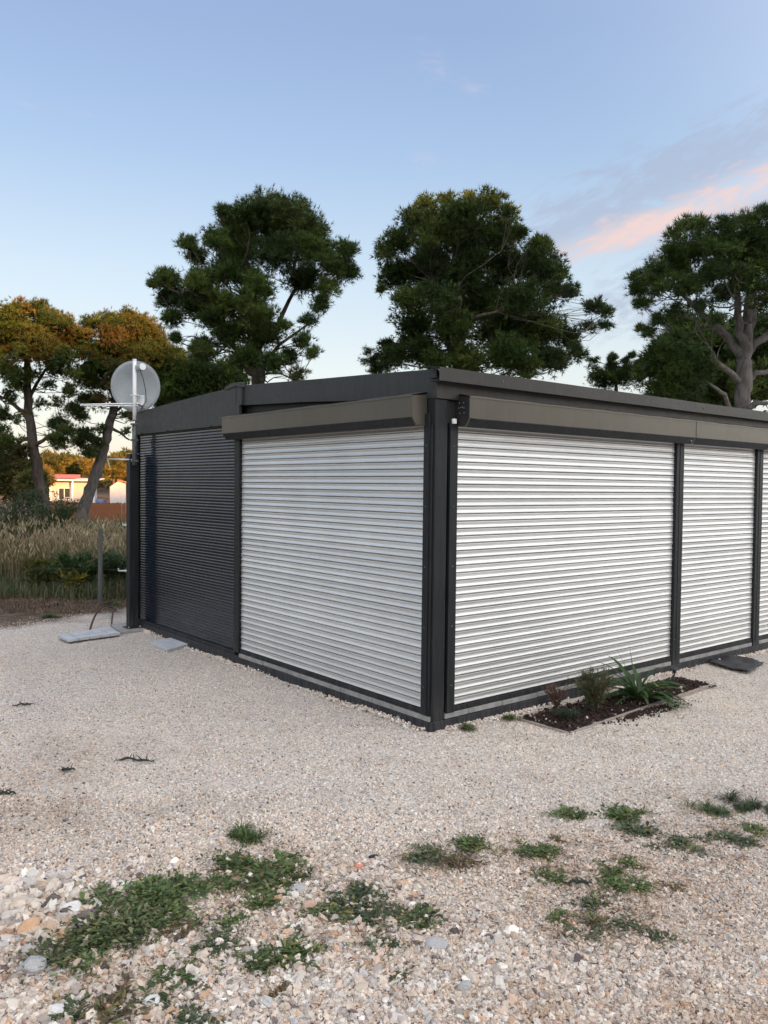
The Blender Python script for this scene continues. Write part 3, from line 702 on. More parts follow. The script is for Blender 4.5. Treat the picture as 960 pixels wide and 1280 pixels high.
MB().tube([p1, p1 + np.array([0, 0, -.10]) + left * -.03], .006, 6).build('strut', MT['galv'], mst)
relocate(mst)
# dish
dsh = thing('satellite_dish', (-.07, 4.93, 2.80), 'round pale grey satellite dish with a white feed horn, on the white mast', 'satellite dish')
dc = np.array([-.06, 5.02, 2.815])
nrm = unit(-FH * .86 + RH * .46 + np.array([0, 0, -.10]))       # the hollow side looks back at the yard
ax = unit(np.cross(np.array([0, 0, 1.]), nrm)); az_ = np.cross(nrm, ax)
mb = MB(); rings, seg = 9, 48
mb.v.append(tuple(dc - nrm * .055))
for i in range(1, rings + 1):
    r_ = i / rings
    for k in range(seg):
        th = 2 * math.pi * k / seg
        mb.v.append(tuple(dc + ax * (.275 * r_ * math.cos(th)) + az_ * (.290 * r_ * math.sin(th)) - nrm * .055 * (1 - r_ * r_)))
for k in range(seg): mb.f.append((0, 1 + k, 1 + (k + 1) % seg))
for i in range(rings - 1):
    for k in range(seg):
        a0 = 1 + i * seg; k2 = (k + 1) % seg; mb.f.append((a0 + k, a0 + seg + k, a0 + seg + k2, a0 + k2))
d_ = mb.build('reflector', MT['dish'], dsh, 0, True); sd = d_.modifiers.new('thickness', 'SOLIDIFY'); sd.thickness = .004
rim = [dc + ax * (.276 * math.cos(t_)) + az_ * (.291 * math.sin(t_)) for t_ in np.linspace(0, 2 * math.pi, 49)]
MB().tube(rim, .005, 6, False).build('rim', MT['dish'], d_, 0, True)
fp = at(175.5, 459, (np.array([mx_, my_, 0]) - CAM) @ FH - .03)
fd = unit(-FH * .75 + RH * .66)
fo = MB().tube([fp - fd * .07, fp + fd * .055], .042, 20).build('feed_horn', MT['dish'], dsh, .004)
MB().tube([fp + fd * .055, fp + fd * .062], .037, 20).build('feed_cap', MT['white'], fo, 0)
q0 = fp + np.array([0, 0, -.042]); q3 = at(176, 512, 9.33)
MB().tube([q0, q0 + RH * .03 + np.array([0, 0, -.08]), q0 + RH * .06 + np.array([0, 0, -.22]), q0 + RH * .065 + np.array([0, 0, -.34]), q3], .005, 6).build('cable', MT['rubber'], dsh, 0, True)
MB().box(-.04, .04, -.03, .03, -.06, .06, Matrix.Rotation(-YAW, 3, 'Z'), tuple(at(177, 501, 9.4))).build('bracket', MT['galv'], dsh, .004)
MB().box(-.05, .05, -.015, .015, -.006, .006, Matrix.Rotation(-YAW, 3, 'Z'), (mx_, my_ - .01, 2.70)).build('bracket', MT['galv'], dsh, .002)
MB().tube([at(172, 504, 9.3), at(180, 510, 9.5)], .012, 8).tube([at(170, 508, 9.3), at(182, 500, 9.45)], .008, 8).build('bracket_arm', MT['galv'], dsh)
relocate(dsh)

# slabs and cover
def quad_slab(pts, z0, z1, name, m, label, cat, joints=0, mj=None, bevel=.004):
    pts = [np.array([p[0], p[1], z0]) for p in pts]; cen = sum(pts) / len(pts)
    t_ = thing(name, cen, label, cat)
    if joints == 0:
        o = MB().prism(pts, (0, 0, z1 - z0)).build('slab', MT[m], t_, bevel)
    else:
        MB().prism([cen + (p - cen) * .97 for p in pts], (0, 0, (z1 - z0) * .55)).build('bed', MT['concrete'], t_, 0)
        a, b2, c2_, d2 = pts
        for i in range(joints[0]):
            for j in range(joints[1]):
                def L(u, v): return (a * (1 - u) + b2 * u) * (1 - v) + (d2 * (1 - u) + c2_ * u) * v
                g1, g2 = .02, .03
                u0, u1 = (i + g1) / joints[0], (i + 1 - g1) / joints[0]; v0_, v1_ = (j + g2) / joints[1], (j + 1 - g2) / joints[1]
                MB().prism([L(u0, v0_), L(u1, v0_), L(u1, v1_), L(u0, v1_)], (0, 0, z1 - z0 + random.gauss(0, .001))).build('tile', MT[m], t_, .002)
    relocate(t_); return t_
quad_slab([gr(72, 797), gr(85, 803), gr(151, 794), gr(132, 787)], .0, .030, 'tiled_slab', 'tile', 'pale tiled slab lying on the gravel left of the dark steel post', 'paving slab', (2, 5))
quad_slab([gr(150, 792), gr(200, 787), (.10, 5.28), gr(138, 782)], -.01, .022, 'concrete_pad', 'concrete', 'rough grey concrete pad under the dark steel post', 'concrete pad', 0, bevel=.006)
quad_slab([gr(188, 805), gr(210, 814), gr(250, 803), gr(226, 796)], -.01, .020, 'paving_slab', 'tile', 'plain pale grey slab on the gravel below the dark shutter', 'paving slab')
# hose
hs = MB()
a0 = gr(112, 787); 
def arc(p0, p1, h_, n_=14, side=(0, 0, 0)):
    return [np.array(p0) * (1 - t_) + np.array(p1) * t_ + np.array([0, 0, h_]) * math.sin(math.pi * t_ ** .8) + np.array(side) * math.sin(math.pi * t_) for t_ in np.linspace(0, 1, n_)]
hs = thing('hose', (a0[0], a0[1], 0), 'dark red hose looping out of the gravel behind the steel post', 'hose')
MB().tube(arc(a0 - np.array([0, 0, .02]), (-.02, 5.75, .12), .17), .012, 10).build('hose_line', MT['hose'], hs, 0, True)
MB().tube(arc(gr(139, 783) - np.array([0, 0, .02]), (-.04, 5.7, .16), .08), .010, 10).build('branch_line', MT['hose'], hs, 0, True)
relocate(hs)

# ------------------------------------------------------------------ planter
ptr = thing('planter_bed', (1.75, -.40, 0), 'sunken timber-edged bed of dark soil in the gravel along the wall', 'flower bed')
cn = [(.70, -.195), (.705, -.650), (2.815, -.52), (2.80, -.19)]
for i in range(4):
    a = np.array([*cn[i], 0.]); b2 = np.array([*cn[(i + 1) % 4], 0.]); d_ = unit(b2 - a); nn2 = np.array([-d_[1], d_[0], 0]) * .011
    a = a + d_ * .012; b2 = b2 - d_ * .012
    a[2] = b2[2] = -.05
    MB().prism([a - nn2, b2 - nn2, b2 + nn2, a + nn2], (0, 0, .062 + .003 * i)).build('edging_board', MT['plank'], ptr, .003)
k = 40; V = []; 
for j in range(13):
    for i in range(k + 1):
        u, v = i / k, j / 12
        p = (np.array(cn[0]) * (1 - u) + np.array(cn[3]) * u) * (1 - v) + (np.array(cn[1]) * (1 - u) + np.array(cn[2]) * u) * v
        V.append((p[0], p[1], .010 + .008 * math.sin(i * 1.9 + j) + random.gauss(0, .0035)))
F = []
for j in range(12):
    for i in range(k):
        a = j * (k + 1) + i; F += [(a, a + 1, a + k + 2), (a, a + k + 2, a + k + 1)]
tri_mesh('soil', np.array(V), np.array(F), None, MT['soil'], ptr)
relocate(ptr)
n_ = 2600; u, v = rng.random(n_), rng.random(n_)
x = .72 + u * 2.06; y = -.20 - v * (.43 - .10 * u)
k = rng.random(n_) < .75
P = np.stack([x, y, .018 + rng.random(n_) * .012], 1)[k]; tn = np.where(rng.random((n_, 1)) < .05, np.array([[.40, .34, .30]]), np.array([[.035, .020, .015]])) * rng.uniform(.6, 1.4, (n_, 1))
pebble_cloud('bark_chips', P, rng.uniform(0, 6.28, (len(P), 3)), rng.uniform(.008, .026, (len(P), 1)) * rng.uniform(.5, 1.3, (len(P), 3)), tn[k], stone_m, 1, 4, 'dark bark chips and crumbs on the bed soil')
# spilled soil in front of the bed
n_ = 420; x = rng.normal(1.62, .22, n_); y = -.62 - np.abs(rng.normal(0, .06, n_))
pebble_cloud('spilled_soil', np.stack([x, y, hgt(x, y) + .008], 1), rng.uniform(0, 6.28, (n_, 3)), rng.uniform(.006, .022, (n_, 1)) * rng.uniform(.5, 1.3, (n_, 3)), np.tile([[.035, .02, .016]], (n_, 1)), stone_m, 1, 4, 'dark crumbs of soil spilled over the front board of the bed')

# ------------------------------------------------------------------ leaves
leaf_m, _, _ = attr_mat('green_leaves', rough=.55, translucent=.25, spec=.35)
def strap(base, az, length, lift, droop, width, nseg=9):
    pts = []; d = np.array([math.cos(az), math.sin(az), 0])
    th = lift; p = np.array(base, float)
    for i in range(nseg + 1):
        pts.append(p.copy()); p = p + (d * math.cos(th) + np.array([0, 0, math.sin(th)])) * length / nseg; th -= droop / nseg
    side = np.array([-d[1], d[0], 0])
    V = []; F = []
    for i, q_ in enumerate(pts):
        t_ = i / nseg; w = width * (.55 + .9 * t_) * (1 - t_ ** 3) if t_ < 1 else 0
        V += [q_ - side * w, q_ - np.array([0, 0, w * .45]), q_ + side * w]
    for i in range(nseg):
        a = i * 3
        for j in (0, 1): F += [(a + j, a + j + 1, a + 3 + j + 1), (a + j, a + 3 + j + 1, a + 3 + j)]
    V = np.array(V); V[:, 2] = np.maximum(V[:, 2], .012)
    return V, np.array(F)
pb = gr(798, 879); pb[2] = .015
sp = thing('strap_leaf_plant', pb, 'strap-leaved lily-like plant with two tall spikes in the timber-edged bed', 'plant')
specs = []
for k in range(46):
    az = random.uniform(0, 6.28); specs.append((az, random.uniform(.34, .54), random.uniform(.45, 1.3), random.uniform(1.0, 2.1), random.uniform(.013, .020), 0))
# right-hand drooping leaves, two upright spikes on the left
right_az = math.atan2(RH[1], RH[0])
for k in range(9): specs.append((right_az + random.uniform(-.7, .35), random.uniform(.36, .50), random.uniform(.5, 1.0), random.uniform(1.4, 2.0), .016, 1 if k in (3,) else 0))
specs += [(right_az + 2.9, .48, 1.22, .15, .014, 0), (right_az + 2.6, .46, 1.46, .10, .013, 0), (right_az + 2.9, .50, 1.0, 1.3, .011, 0)]
for (az, ln, lf, dr, w, yel) in specs:
    V, F = strap(pb + np.array([random.gauss(0, .018), random.gauss(0, .018), 0]), az, ln, lf, dr, w)
    c_ = np.array([.30, .20, .07]) if yel else np.array([.028, .075, .022]) * random.uniform(.7, 1.6) + np.array([random.random() * .02, 0, 0])
    tone = np.tile(c_, (len(V), 1)); 
    if random.random() < .25: tone[-6:] = [.20, .16, .05]
    o = tri_mesh('leaf', V, F, tone, leaf_m, sp, True)
relocate(sp)
def needle_arrays(C, Dr, nper, ln, wd, spread, tone, rg=rng):
    """nper thin triangles round each centre, fanned about direction Dr"""
    n = len(C); N = n * nper
    c = np.repeat(C, nper, 0); d = np.repeat(Dr, nper, 0) + rg.normal(0, spread, (N, 3)); d /= np.linalg.norm(d, axis=1, keepdims=True) + 1e-9
    s = np.cross(d, rg.normal(size=(N, 3))); s /= np.linalg.norm(s, axis=1, keepdims=True) + 1e-9
    l = ln * rg.uniform(.6, 1.25, (N, 1)); w = wd * rg.uniform(.7, 1.3, (N, 1))
    V = np.empty((N, 3, 3)); V[:, 0] = c - s * w * .5; V[:, 1] = c + s * w * .5; V[:, 2] = c + d * l
    t_ = np.repeat(tone, nper, 0) * rg.uniform(.85, 1.15, (N, 1))
    return V.reshape(-1, 3), np.arange(N * 3).reshape(-1, 3), np.repeat(t_, 3, 0)
def bush(name, base, w, h, n, ln, wd, tones, label, cat, stems=9, twig=None, up=.5, group=None):
    th = thing(name, base, label, cat, group)
    mb = MB(); C = []; Dr = []
    for k in range(stems):
        a = random.uniform(0, 6.28); r_ = w * random.uniform(.2, 1)
        tip = np.array(base) + np.array([math.cos(a) * r_, math.sin(a) * r_, h * random.uniform(.65, 1.0)])
        mid = (np.array(base) + tip) / 2 + np.array([0, 0, h * .1]); mb.tube([base, mid, tip], [.004, .003, .0015], 4)
        for j in range(n // stems):
            t_ = random.uniform(.12, 1); q_ = np.array(base) * (1 - t_) + tip * t_ + np.array([0, 0, h * .1]) * math.sin(3.14 * t_)
            C.append(q_ + np.array([random.gauss(0, w * .12), random.gauss(0, w * .12), 0])); Dr.append(unit(tip - np.array(base) + np.array([math.cos(a), math.sin(a), up]) * h * .6))
    mb.build('stems', twig or MT['bark'], th)
    tn = np.array(tones)[rng.integers(0, len(tones), len(C))]
    V, F, T = needle_arrays(np.array(C), np.array(Dr), 5, ln, wd, .45, tn)
    o = tri_mesh('foliage', V, F, T, leaf_m, th); o['kind'] = 'stuff'
    relocate(th); return th
bp_ = gr(742, 893); bp_[2] = .012
bush('herb_bush', bp_, .16, .33, 1150, .038, .0042, [(.07, .095, .05), (.045, .070, .036), (.09, .11, .05), (.16, .10, .05)], 'feathery green herb bush in the timber-edged bed', 'bush', 16)
bp_ = gr(722, 890); bp_[2] = .012
bush('dry_herb', bp_ + np.array([-.10, .12, 0]), .10, .20, 260, .03, .004, [(.16, .07, .055), (.10, .05, .04), (.20, .12, .08)], 'dry reddish herb left of the green bush in the bed', 'bush', 12)
bp_ = gr(712, 905); bp_[2] = .012
bush('low_herb', bp_ + np.array([.05, .05, 0]), .14, .09, 240, .03, .004, [(.03, .055, .03), (.045, .07, .035)], 'low dark green herb at the near corner of the bed', 'bush', 12)
# solar stake light
lp = gr(841, 863); lp[2] = .01
sl_ = thing('garden_light', lp, 'small black solar stake light in the far end of the bed', 'garden light')
tilt = np.array([.018, .0, 0]) ; top = lp + np.array([.0, 0, .135]) + tilt
MB().tube([lp, top], .007, 8).build('stake', MT['rubber'], sl_, 0, True)
MB().tube([top, top + np.array([0, 0, .03])], [.012, .022], 14).build('lens', MT['glass'], sl_, 0, True)
MB().tube([top + np.array([0, 0, .03]), top + np.array([0, 0, .036]), top + np.array([0, 0, .05])], [.040, .040, .022], 16).build('cap', MT['rubber'], sl_, 0, True)
relocate(sl_)
# crumpled black mesh
mc = np.array([gr(885, 831), gr(907, 820), gr(955, 831), gr(936, 842)]); k = 16; V = []; F = []
for j in range(k + 1):
    for i in range(k + 1):
        u, v = i / k, j / k; p = (mc[0] * (1 - u) + mc[1] * u) * (1 - v) + (mc[3] * (1 - u) + mc[2] * u) * v
        V.append((p[0] + random.gauss(0, .004), p[1] + random.gauss(0, .004), .022 + .014 * math.sin(9 * u + 3 * v) * math.sin(6 * v + 1) + random.gauss(0, .0025)))
for j in range(k):
    for i in range(k):
        a = j * (k + 1) + i; F += [(a, a + 1, a + k + 2), (a, a + k + 2, a + k + 1)]
mo = tri_mesh('ground_fabric', np.array(V), np.array(F), None, MT['rubber'], None, True); sd = mo.modifiers.new('thickness', 'SOLIDIFY'); sd.thickness = .004
tag(mo, 'crumpled sheet of black ground fabric on the gravel by the right-hand wall', 'fabric')
xx = rng.uniform(0, 1, 60); yy = rng.uniform(0, 1, 60)

# ------------------------------------------------------------------ weeds in the gravel
def weed(px, py, w, tall, dens, tones, label, style='leaf', name='weed', cat='weed', group='weeds in the gravel'):
    p = gr(px, py); dep = (p - CAM) @ FH; R_ = w * dep / FPX; R_ *= 1.12; z = float(hgt(p[0], p[1])); p[2] = z
    th = thing(name, p, label, cat, group)
    Vs, Fs, Ts = [], [], []; nv = 0
    ncl = max(1, int(3 + (R_ / .05) ** 1.7 * 2.0))
    for c_ in range(ncl):
        a = random.uniform(0, 6.28); rr = R_ * abs(random.gauss(0, .50 if (w < 17 or dens >= 1.5) else .70))
        q_ = p + RH * math.cos(a) * rr * 1.15 + FH * math.sin(a) * rr * .95
        q_[2] = float(hgt(q_[0], q_[1])) + .004
        sz = min(.060, R_ * .9) * random.uniform(.5, 1.3); cl_t = random.uniform(.75, 1.3)
        nst = int(dens * random.choice([5, 7, 9, 11] if (w < 17 or dens >= 1.5) else [2, 3, 5, 8, 10])) + 1
        for st_ in range(nst):
            az = random.uniform(0, 6.28); d = np.array([math.cos(az), math.sin(az), 0])
            if style == 'grass':
                for k_ in range(7):
                    az2 = az + random.gauss(0, .8); d = np.array([math.cos(az2), math.sin(az2), 0]); s = np.array([-d[1], d[0], 0]); L_ = sz * random.uniform(.5, 1.25); lift = random.uniform(.25, 1.2); wd = .0022
                    b0 = q_ + d * random.uniform(0, sz * .4); m1 = b0 + (d * math.cos(lift) + np.array([0, 0, math.sin(lift)])) * L_ * .55; e1_ = m1 + (d * math.cos(lift - .8) + np.array([0, 0, math.sin(lift - .8)])) * L_ * .5
                    Vs += [b0, m1 - s * wd, m1 + s * wd, e1_]; Fs += [(nv, nv + 1, nv + 2), (nv + 1, nv + 3, nv + 2)]; nv += 4
                    Ts += [np.array(random.choice(tones)) * random.uniform(.7, 1.35) * cl_t] * 4
                continue
            # a creeping stem with small leaves on both sides
            SL = sz * random.uniform(.9, 2.2); s = np.array([-d[1], d[0], 0]); curl = random.gauss(0, .5); rise = random.uniform(.05, .4) * tall / .02
            nlf = random.randint(6, 10); prev = q_
            for k_ in range(nlf):
                t_ = (k_ + .6) / nlf; c2_ = q_ + d * SL * t_ + s * SL * curl * t_ * t_ + np.array([0, 0, .35 * SL * rise * math.sin(2.6 * t_)])
                sd2 = 1 if k_ % 2 else -1
                ld = unit(d * random.uniform(.3, .9) + s * sd2 * random.uniform(.5, 1) + np.array([0, 0, random.uniform(.0, .7)])); ls = unit(np.cross(ld, np.array([random.gauss(0, .3), random.gauss(0, .3), 1])))
                L_ = sz * random.uniform(.34, .85) * (1.1 - .5 * t_); wd = L_ * random.uniform(.12, .24)
                Vs += [c2_, c2_ + ld * L_ * .5 - ls * wd, c2_ + ld * L_ * .5 + ls * wd, c2_ + ld * L_ - np.array([0, 0, L_ * .2])]
                Fs += [(nv, nv + 1, nv + 2), (nv + 1, nv + 3, nv + 2)]; nv += 4
                t2 = np.array(random.choice(tones)) * random.uniform(.7, 1.35) * cl_t
                if random.random() < .06: t2 = np.array([.22, .19, .06])
                Ts += [t2] * 4
                Vs += [prev - s * .0012, prev + s * .0012, c2_]; Fs += [(nv, nv + 1, nv + 2)]; nv += 3; Ts += [np.array([.07, .06, .03])] * 3; prev = c2_
    o = tri_mesh('leaves', np.array(Vs), np.array(Fs), np.array(Ts), leaf_m, th)
    relocate(th)
G1 = [(.060, .100, .026), (.085, .13, .034), (.045, .074, .022), (.12, .15, .05)]
G2 = [(.070, .095, .045), (.10, .125, .065), (.050, .070, .032)]
GB = [(.068, .100, .030), (.042, .064, .022), (.11, .145, .050), (.16, .17, .08)]
BR = [(.16, .10, .05), (.10, .07, .04), (.13, .13, .05)]
W = [
 (110, 1178, 48, .05, 1.9, GB, 'largest dark green weed mat, beside the big flat grey boulder'),
 (165, 1165, 42, .045, 1.7, GB, 'right half of the largest weed mat, reaching toward the bottom centre'),
 (195, 1122, 40, .03, 1.5, G1, 'dense green weed strip just behind the largest weed mat'),
 (112, 1133, 24, .03, 1.2, G1, 'small weed clump at the back left of the largest mat'),
 (240, 1112, 24, .03, 1.3, G1, 'weed clump joining the long strip to the tufts on its right'),
 (190, 1107, 14, .02, 1.0, G1, 'small ragged weed behind the long weed strip'),
 (265, 1104, 16, .03, 1.2, G1, 'bushy leafy weed at the right end of the long strip'),
 (318, 1086, 30, .025, 1.4, G1, 'wide leafy weed in front of the small grass tuft'),
 (348, 1096, 18, .02, 1.2, G1, 'low leafy weed running down toward the pinkish stone'),
 (330, 1122, 24, .02, 1.1, G1, 'weed clump left of the pinkish rounded stone'),
 (405, 1138, 22, .015, 1.0, GB, 'bright green weed touching the pinkish rounded stone'),
 (440, 1130, 24, .02, 1.1, G2, 'left arm of the trailing weed in the centre'),
 (470, 1150, 26, .02, 1.3, G2, 'middle of the trailing weed in the centre'),
 (512, 1148, 26, .02, 1.2, G1, 'right arm of the trailing weed in the centre'),
 (472, 1178, 13, .015, 1.0, G2, 'small dark weed hanging below the trailing weed'),
 (452, 1112, 10, .02, 1.0, G2, 'dark tuft rising behind the trailing weed'),
 (366, 1190, 24, .02, 1.2, G1, 'grey-green weed in the foreground below the pinkish stone'),
 (318, 1198, 16, .02, 1.0, G1, 'small weed beside the grey-green foreground weed'),
 (243, 1214, 26, .02, 1.2, G1, 'green weed below the right end of the largest mat'),
 (272, 1180, 16, .015, 1.0, G2, 'faint grey-green weed among stones right of the largest mat'),
 (288, 1152, 14, .015, 1.0, G1, 'small green weed midway between the mat and the pinkish stone'),
 (232, 1268, 22, .02, 1.0, G2, 'blue-green weed at the bottom edge'),
 (85, 1262, 18, .02, .9, G2, 'sparse weed in the bottom left corner'),
 (148, 1258, 24, .04, 1.1, BR, 'dry yellow-brown weed below the largest mat'),
 (228, 1160, 14, .02, 1.0, BR, 'withered brown weed inside the right half of the mat'),
 (352, 1240, 11, .02, .9, BR, 'tiny yellowish weed near the bottom left of centre'),
 (505, 1217, 12, .008, .9, G2, 'flat pale weed near the bottom centre'),
 (543, 1072, 18, .02, 1.3, G2, 'dark weed at the middle of the yard with a dry stalk beside it'),
 (570, 1080, 14, .01, .7, BR, 'dry brown stalks right of the dark mid-yard weed'),
 (593, 1057, 13, .015, 1.5, G1, 'compact round green tuft alone in mid-yard'),
 (676, 1066, 17, .02, 1.4, G1, 'leafy green weed under the right-hand shutters, mid-yard'),
 (655, 1070, 10, .01, .9, G2, 'faint small weed touching the leafy green mid-yard weed'),
 (688, 1098, 15, .01, 1.0, G1, 'flat dark weed below the leafy green mid-yard weed'),
 (720, 1020, 12, .02, 1.6, G1, 'bright round green tuft nearest the planted bed'),
 (776, 1018, 19, .02, 1.4, G1, 'spreading green weed right of the bright round tuft'),
 (797, 1036, 16, .015, 1.2, G2, 'dark weed just below the spreading green weed'),
 (848, 1052, 24, .015, 1.0, G2, 'thin spreading weed right of the dark weed pair'),
 (916, 1044, 20, .02, 1.3, G2, 'grey-green bushy weed near the right edge'),
 (945, 1034, 13, .015, 1.0, G1, 'low weed cut close to the right edge below the grass'),
 (785, 1080, 12, .01, 1.0, G1, 'narrow bright green weed in the right foreground'),
 (778, 1108, 17, .02, 1.5, G1, 'dense bright weed in the middle of the right foreground'),
 (765, 1092, 12, .015, 1.1, G1, 'small green weed directly behind the dense bright weed'),
 (752, 1130, 14, .01, .9, G2, 'greyish weed just below the dense bright weed'),
 (695, 1152, 10, .015, 1.1, G1, 'small upright weed left of the lowest right-hand weeds'),
 (734, 1168, 18, .015, 1.0, G2, 'loose grey-green weed lowest in the right foreground'),
 (783, 1156, 13, .015, 1.1, G2, 'small weed right of the loose grey-green one'),
 (806, 1168, 13, .01, 1.0, G2, 'lowest right small weed with a brown base'),
 (700, 1052, 8, .01, .8, BR, 'tiny dry brown weed behind the leafy mid-yard weed'),
 (740, 1150, 14, .005, .8, BR, 'flat brown withered stalks above the lowest weeds'),
 (838, 1108, 9, .005, .7, BR, 'flat brown withered weed in the right foreground'),
 (312, 1053, 18, .01, 1.3, G1, 'short fresh grass tuft in the left middle of the yard', 'grass', 'grass_tuft', 'grass'),
 (885, 1010, 18, .01, 1.2, GB, 'yellowish grass tuft left of the dark grass at the right edge', 'grass', 'grass_tuft', 'grass'),
 (938, 1008, 30, .02, 2.2, G2, 'wide dark grass tuft at the right edge', 'grass', 'grass_tuft', 'grass'),
 (585, 911, 9, .01, 1.2, GB, 'small grass tuft against the foot of the corner', 'grass', 'grass_tuft', 'grass'),
 (637, 899, 8, .01, 1.0, GB, 'small grass tuft beside the near corner of the bed', 'grass', 'grass_tuft', 'grass'),
 (62, 772, 12, .02, 1.4, G1, 'green tuft at the gravel edge near the field', 'grass', 'grass_tuft', 'grass'),
 (140, 758, 12, .03, 1.4, G1, 'green tuft at the foot of the wooden fence post', 'grass', 'grass_tuft', 'grass'),
]
for w_ in W: weed(*w_)
n_ = 2600; lx, ly = [], []
for c_, ex_, ey_ in DP[:8]:
    a_n = rng.normal(0, .6, (n_ // 8, 2)); q_ = c_ + RH * a_n[:, :1] * ex_ + FH * a_n[:, 1:] * ey_; lx.append(q_[:, 0]); ly.append(q_[:, 1])
lx = np.concatenate(lx); ly = np.concatenate(ly); C = np.stack([lx, ly, hgt(lx, ly) + .012], 1); Dr = rng.normal(0, 1, (len(lx), 3)); Dr[:, 2] = .12
V, F, T = needle_arrays(C, Dr, 1, .040, .004, .1, np.array([(.14, .09, .06), (.08, .055, .04), (.20, .15, .09)])[rng.integers(0, 3, len(lx))])
o = tri_mesh('dry_litter', V, F, T, leaf_m); tag(o, 'dry stalks and pine needles littered among the weeds', None, None, 'stuff')
# dark pine sprigs and bits of debris
def sprig(px, py, w, label, kind='twig'):
    p = gr(px, py); dep = (p - CAM) @ FH; L_ = w * dep / FPX; p[2] = float(hgt(p[0], p[1])) + .012
    mb = MB(); q_ = p - RH * L_
    pts = [q_ + RH * L_ * 2 * t_ + FH * .10 * L_ * 6 * math.sin(5 * t_ + px) * .3 + np.array([0, 0, .01 * math.sin(6 * t_) ** 2]) for t_ in np.linspace(0, 1, 8)]
    mb.tube(pts, [.006] * 7 + [.003], 5)
    for k_ in range(14):
        b0 = pts[random.randrange(8)]; d = unit(np.array([random.gauss(0, 1), random.gauss(0, 1), .15])); mb.tube([b0, b0 + d * random.uniform(.02, .06)], [.004, .0015], 4)
    o = mb.build('twig', SPR); tag(o, label, kind, 'twigs lying on the gravel')
SPR = simple('blackish_green_twig', (.016, .020, .014), (.035, .042, .028), 30, .9)
for a in ((170, 950, 20, 'dark needle-covered twig lying on the left of the yard'), (86, 962, 8, 'small dark leaf scrap left of the needle-covered twig'), (30, 881, 8, 'thin dark twig on the gravel below the tiled slab'),
          (722, 1108, 12, 'brown broken twig among the right-hand weeds'), (888, 858, 9, 'small twig scrap below the black ground fabric'), (10, 995, 9, 'dark twig end at the left edge of the yard')): sprig(*a)

# ------------------------------------------------------------------ field behind: grass
def blades(name, n, d0, d1, s0, s1, h0, h1, wd, tones, lean=.35, kind='stuff', label=None, heads=0, headtone=None, hfun=None):
    d = rng.uniform(d0, d1, n); s = s0 + rng.random(n) * (s1 - s0)
    x = CAM[0] + FH[0] * d + RH[0] * s; y = CAM[1] + FH[1] * d + RH[1] * s
    if hfun is not None:
        k = hfun(x, y, d, s); x, y, d, s = x[k], y[k], d[k], s[k]; n = len(x)
    clump = .5 + .5 * np.sin(1.3 * x + 2.1 * y) * np.sin(2.2 * x - 1.4 * y + 1)
    h = (h0 + (h1 - h0) * rng.random(n)) * (.72 + .45 * clump)
    z = hgt(x, y); az = rng.uniform(0, 6.28, n); ln = np.abs(rng.normal(0, lean, n))
    dv = np.stack([np.cos(az), np.sin(az), np.zeros(n)], 1); sv = np.stack([-np.sin(az + rng.normal(0, .6, n)), np.cos(az), np.zeros(n)], 1)
    b0 = np.stack([x, y, z - .02], 1); up = np.array([[0, 0, 1.]])
    m = b0 + up * (h * .6)[:, None] + dv * (h * ln * .3)[:, None]; tip = b0 + up * (h * (1 - .25 * ln))[:, None] + dv * (h * ln)[:, None]
    w = (wd * rng.uniform(.6, 1.4, n))[:, None]
    V = np.stack([b0 - sv * w, b0 + sv * w, m - sv * w * .8, m + sv * w * .8, tip], 1).reshape(-1, 3)
    i0 = np.arange(n)[:, None] * 5
    F = np.concatenate([i0 + [0, 1, 3], i0 + [0, 3, 2], i0 + [2, 3, 4]])
    tn = np.array(tones)[rng.integers(0, len(tones), n)] * rng.uniform(.7, 1.3, (n, 1)); T = np.repeat(tn, 5, 0)
    if heads:
        k = rng.random(n) < heads; tp = tip[k]; m_ = k.sum(); l_ = rng.uniform(.07, .16, (m_, 1)); ww = rng.uniform(.008, .018, (m_, 1))
        dd = (dv[k] * .5 + up); dd /= np.linalg.norm(dd, axis=1, keepdims=True)
        for sx in (sv[k], dv[k]):
            V2 = np.stack([tp - dd * l_ * .5, tp - sx * ww, tp + sx * ww, tp + dd * l_ * .6], 1).reshape(-1, 3); j0 = len(V) + np.arange(m_)[:, None] * 4
            F = np.concatenate([F, j0 + [0, 1, 2], j0 + [1, 3, 2]]); V = np.concatenate([V, V2])
            ht = np.array(headtone) * rng.uniform(.7, 1.3, (m_, 1)); T = np.concatenate([T, np.repeat(ht, 4, 0)])
    o = tri_mesh(name, V, F, T, leaf_m); tag(o, label, None, None, kind); return o
out_b = lambda x, y, d, s: ~((x > -.3) & (x < 7) & (y > -.3) & (y < 5.6)) & (edge_d(x, y) > .75 + .15 * np.sin(3 * x))
DRY = [(.20, .155, .085), (.15, .12, .06), (.26, .20, .11), (.11, .105, .045), (.09, .075, .04)]
DRYG = [(.17, .145, .07), (.09, .105, .038), (.13, .105, .055), (.065, .08, .03)]
GRN = [(.055, .085, .032), (.075, .10, .038), (.11, .115, .05), (.05, .07, .03), (.13, .10, .06)]
blades('dry_verge_grass', 16000, 10.4, 12.4, -9, -1.2, .03, .11, .004, [(.13, .085, .055), (.20, .14, .085), (.08, .045, .03), (.10, .09, .045)], 1.1, label='flattened brown dead grass along the gravel edge', hfun=lambda x, y, d, s: edge_d(x, y) > .15 + .25 * np.sin(2.1 * x) ** 2)
blades('green_grass', 26000, 11.4, 14.0, -10, -.8, .12, .34, .005, GRN, .5, label='green grass at the foot of the tall dry field', hfun=out_b)
blades('tall_dry_grass', 34000, 13.0, 18.0, -13, 2, .45, .92, .0055, DRY + DRYG, .30, label='tall dry tan field grass with pale seed heads', heads=.33, headtone=[[.34, .27, .17]], hfun=out_b)
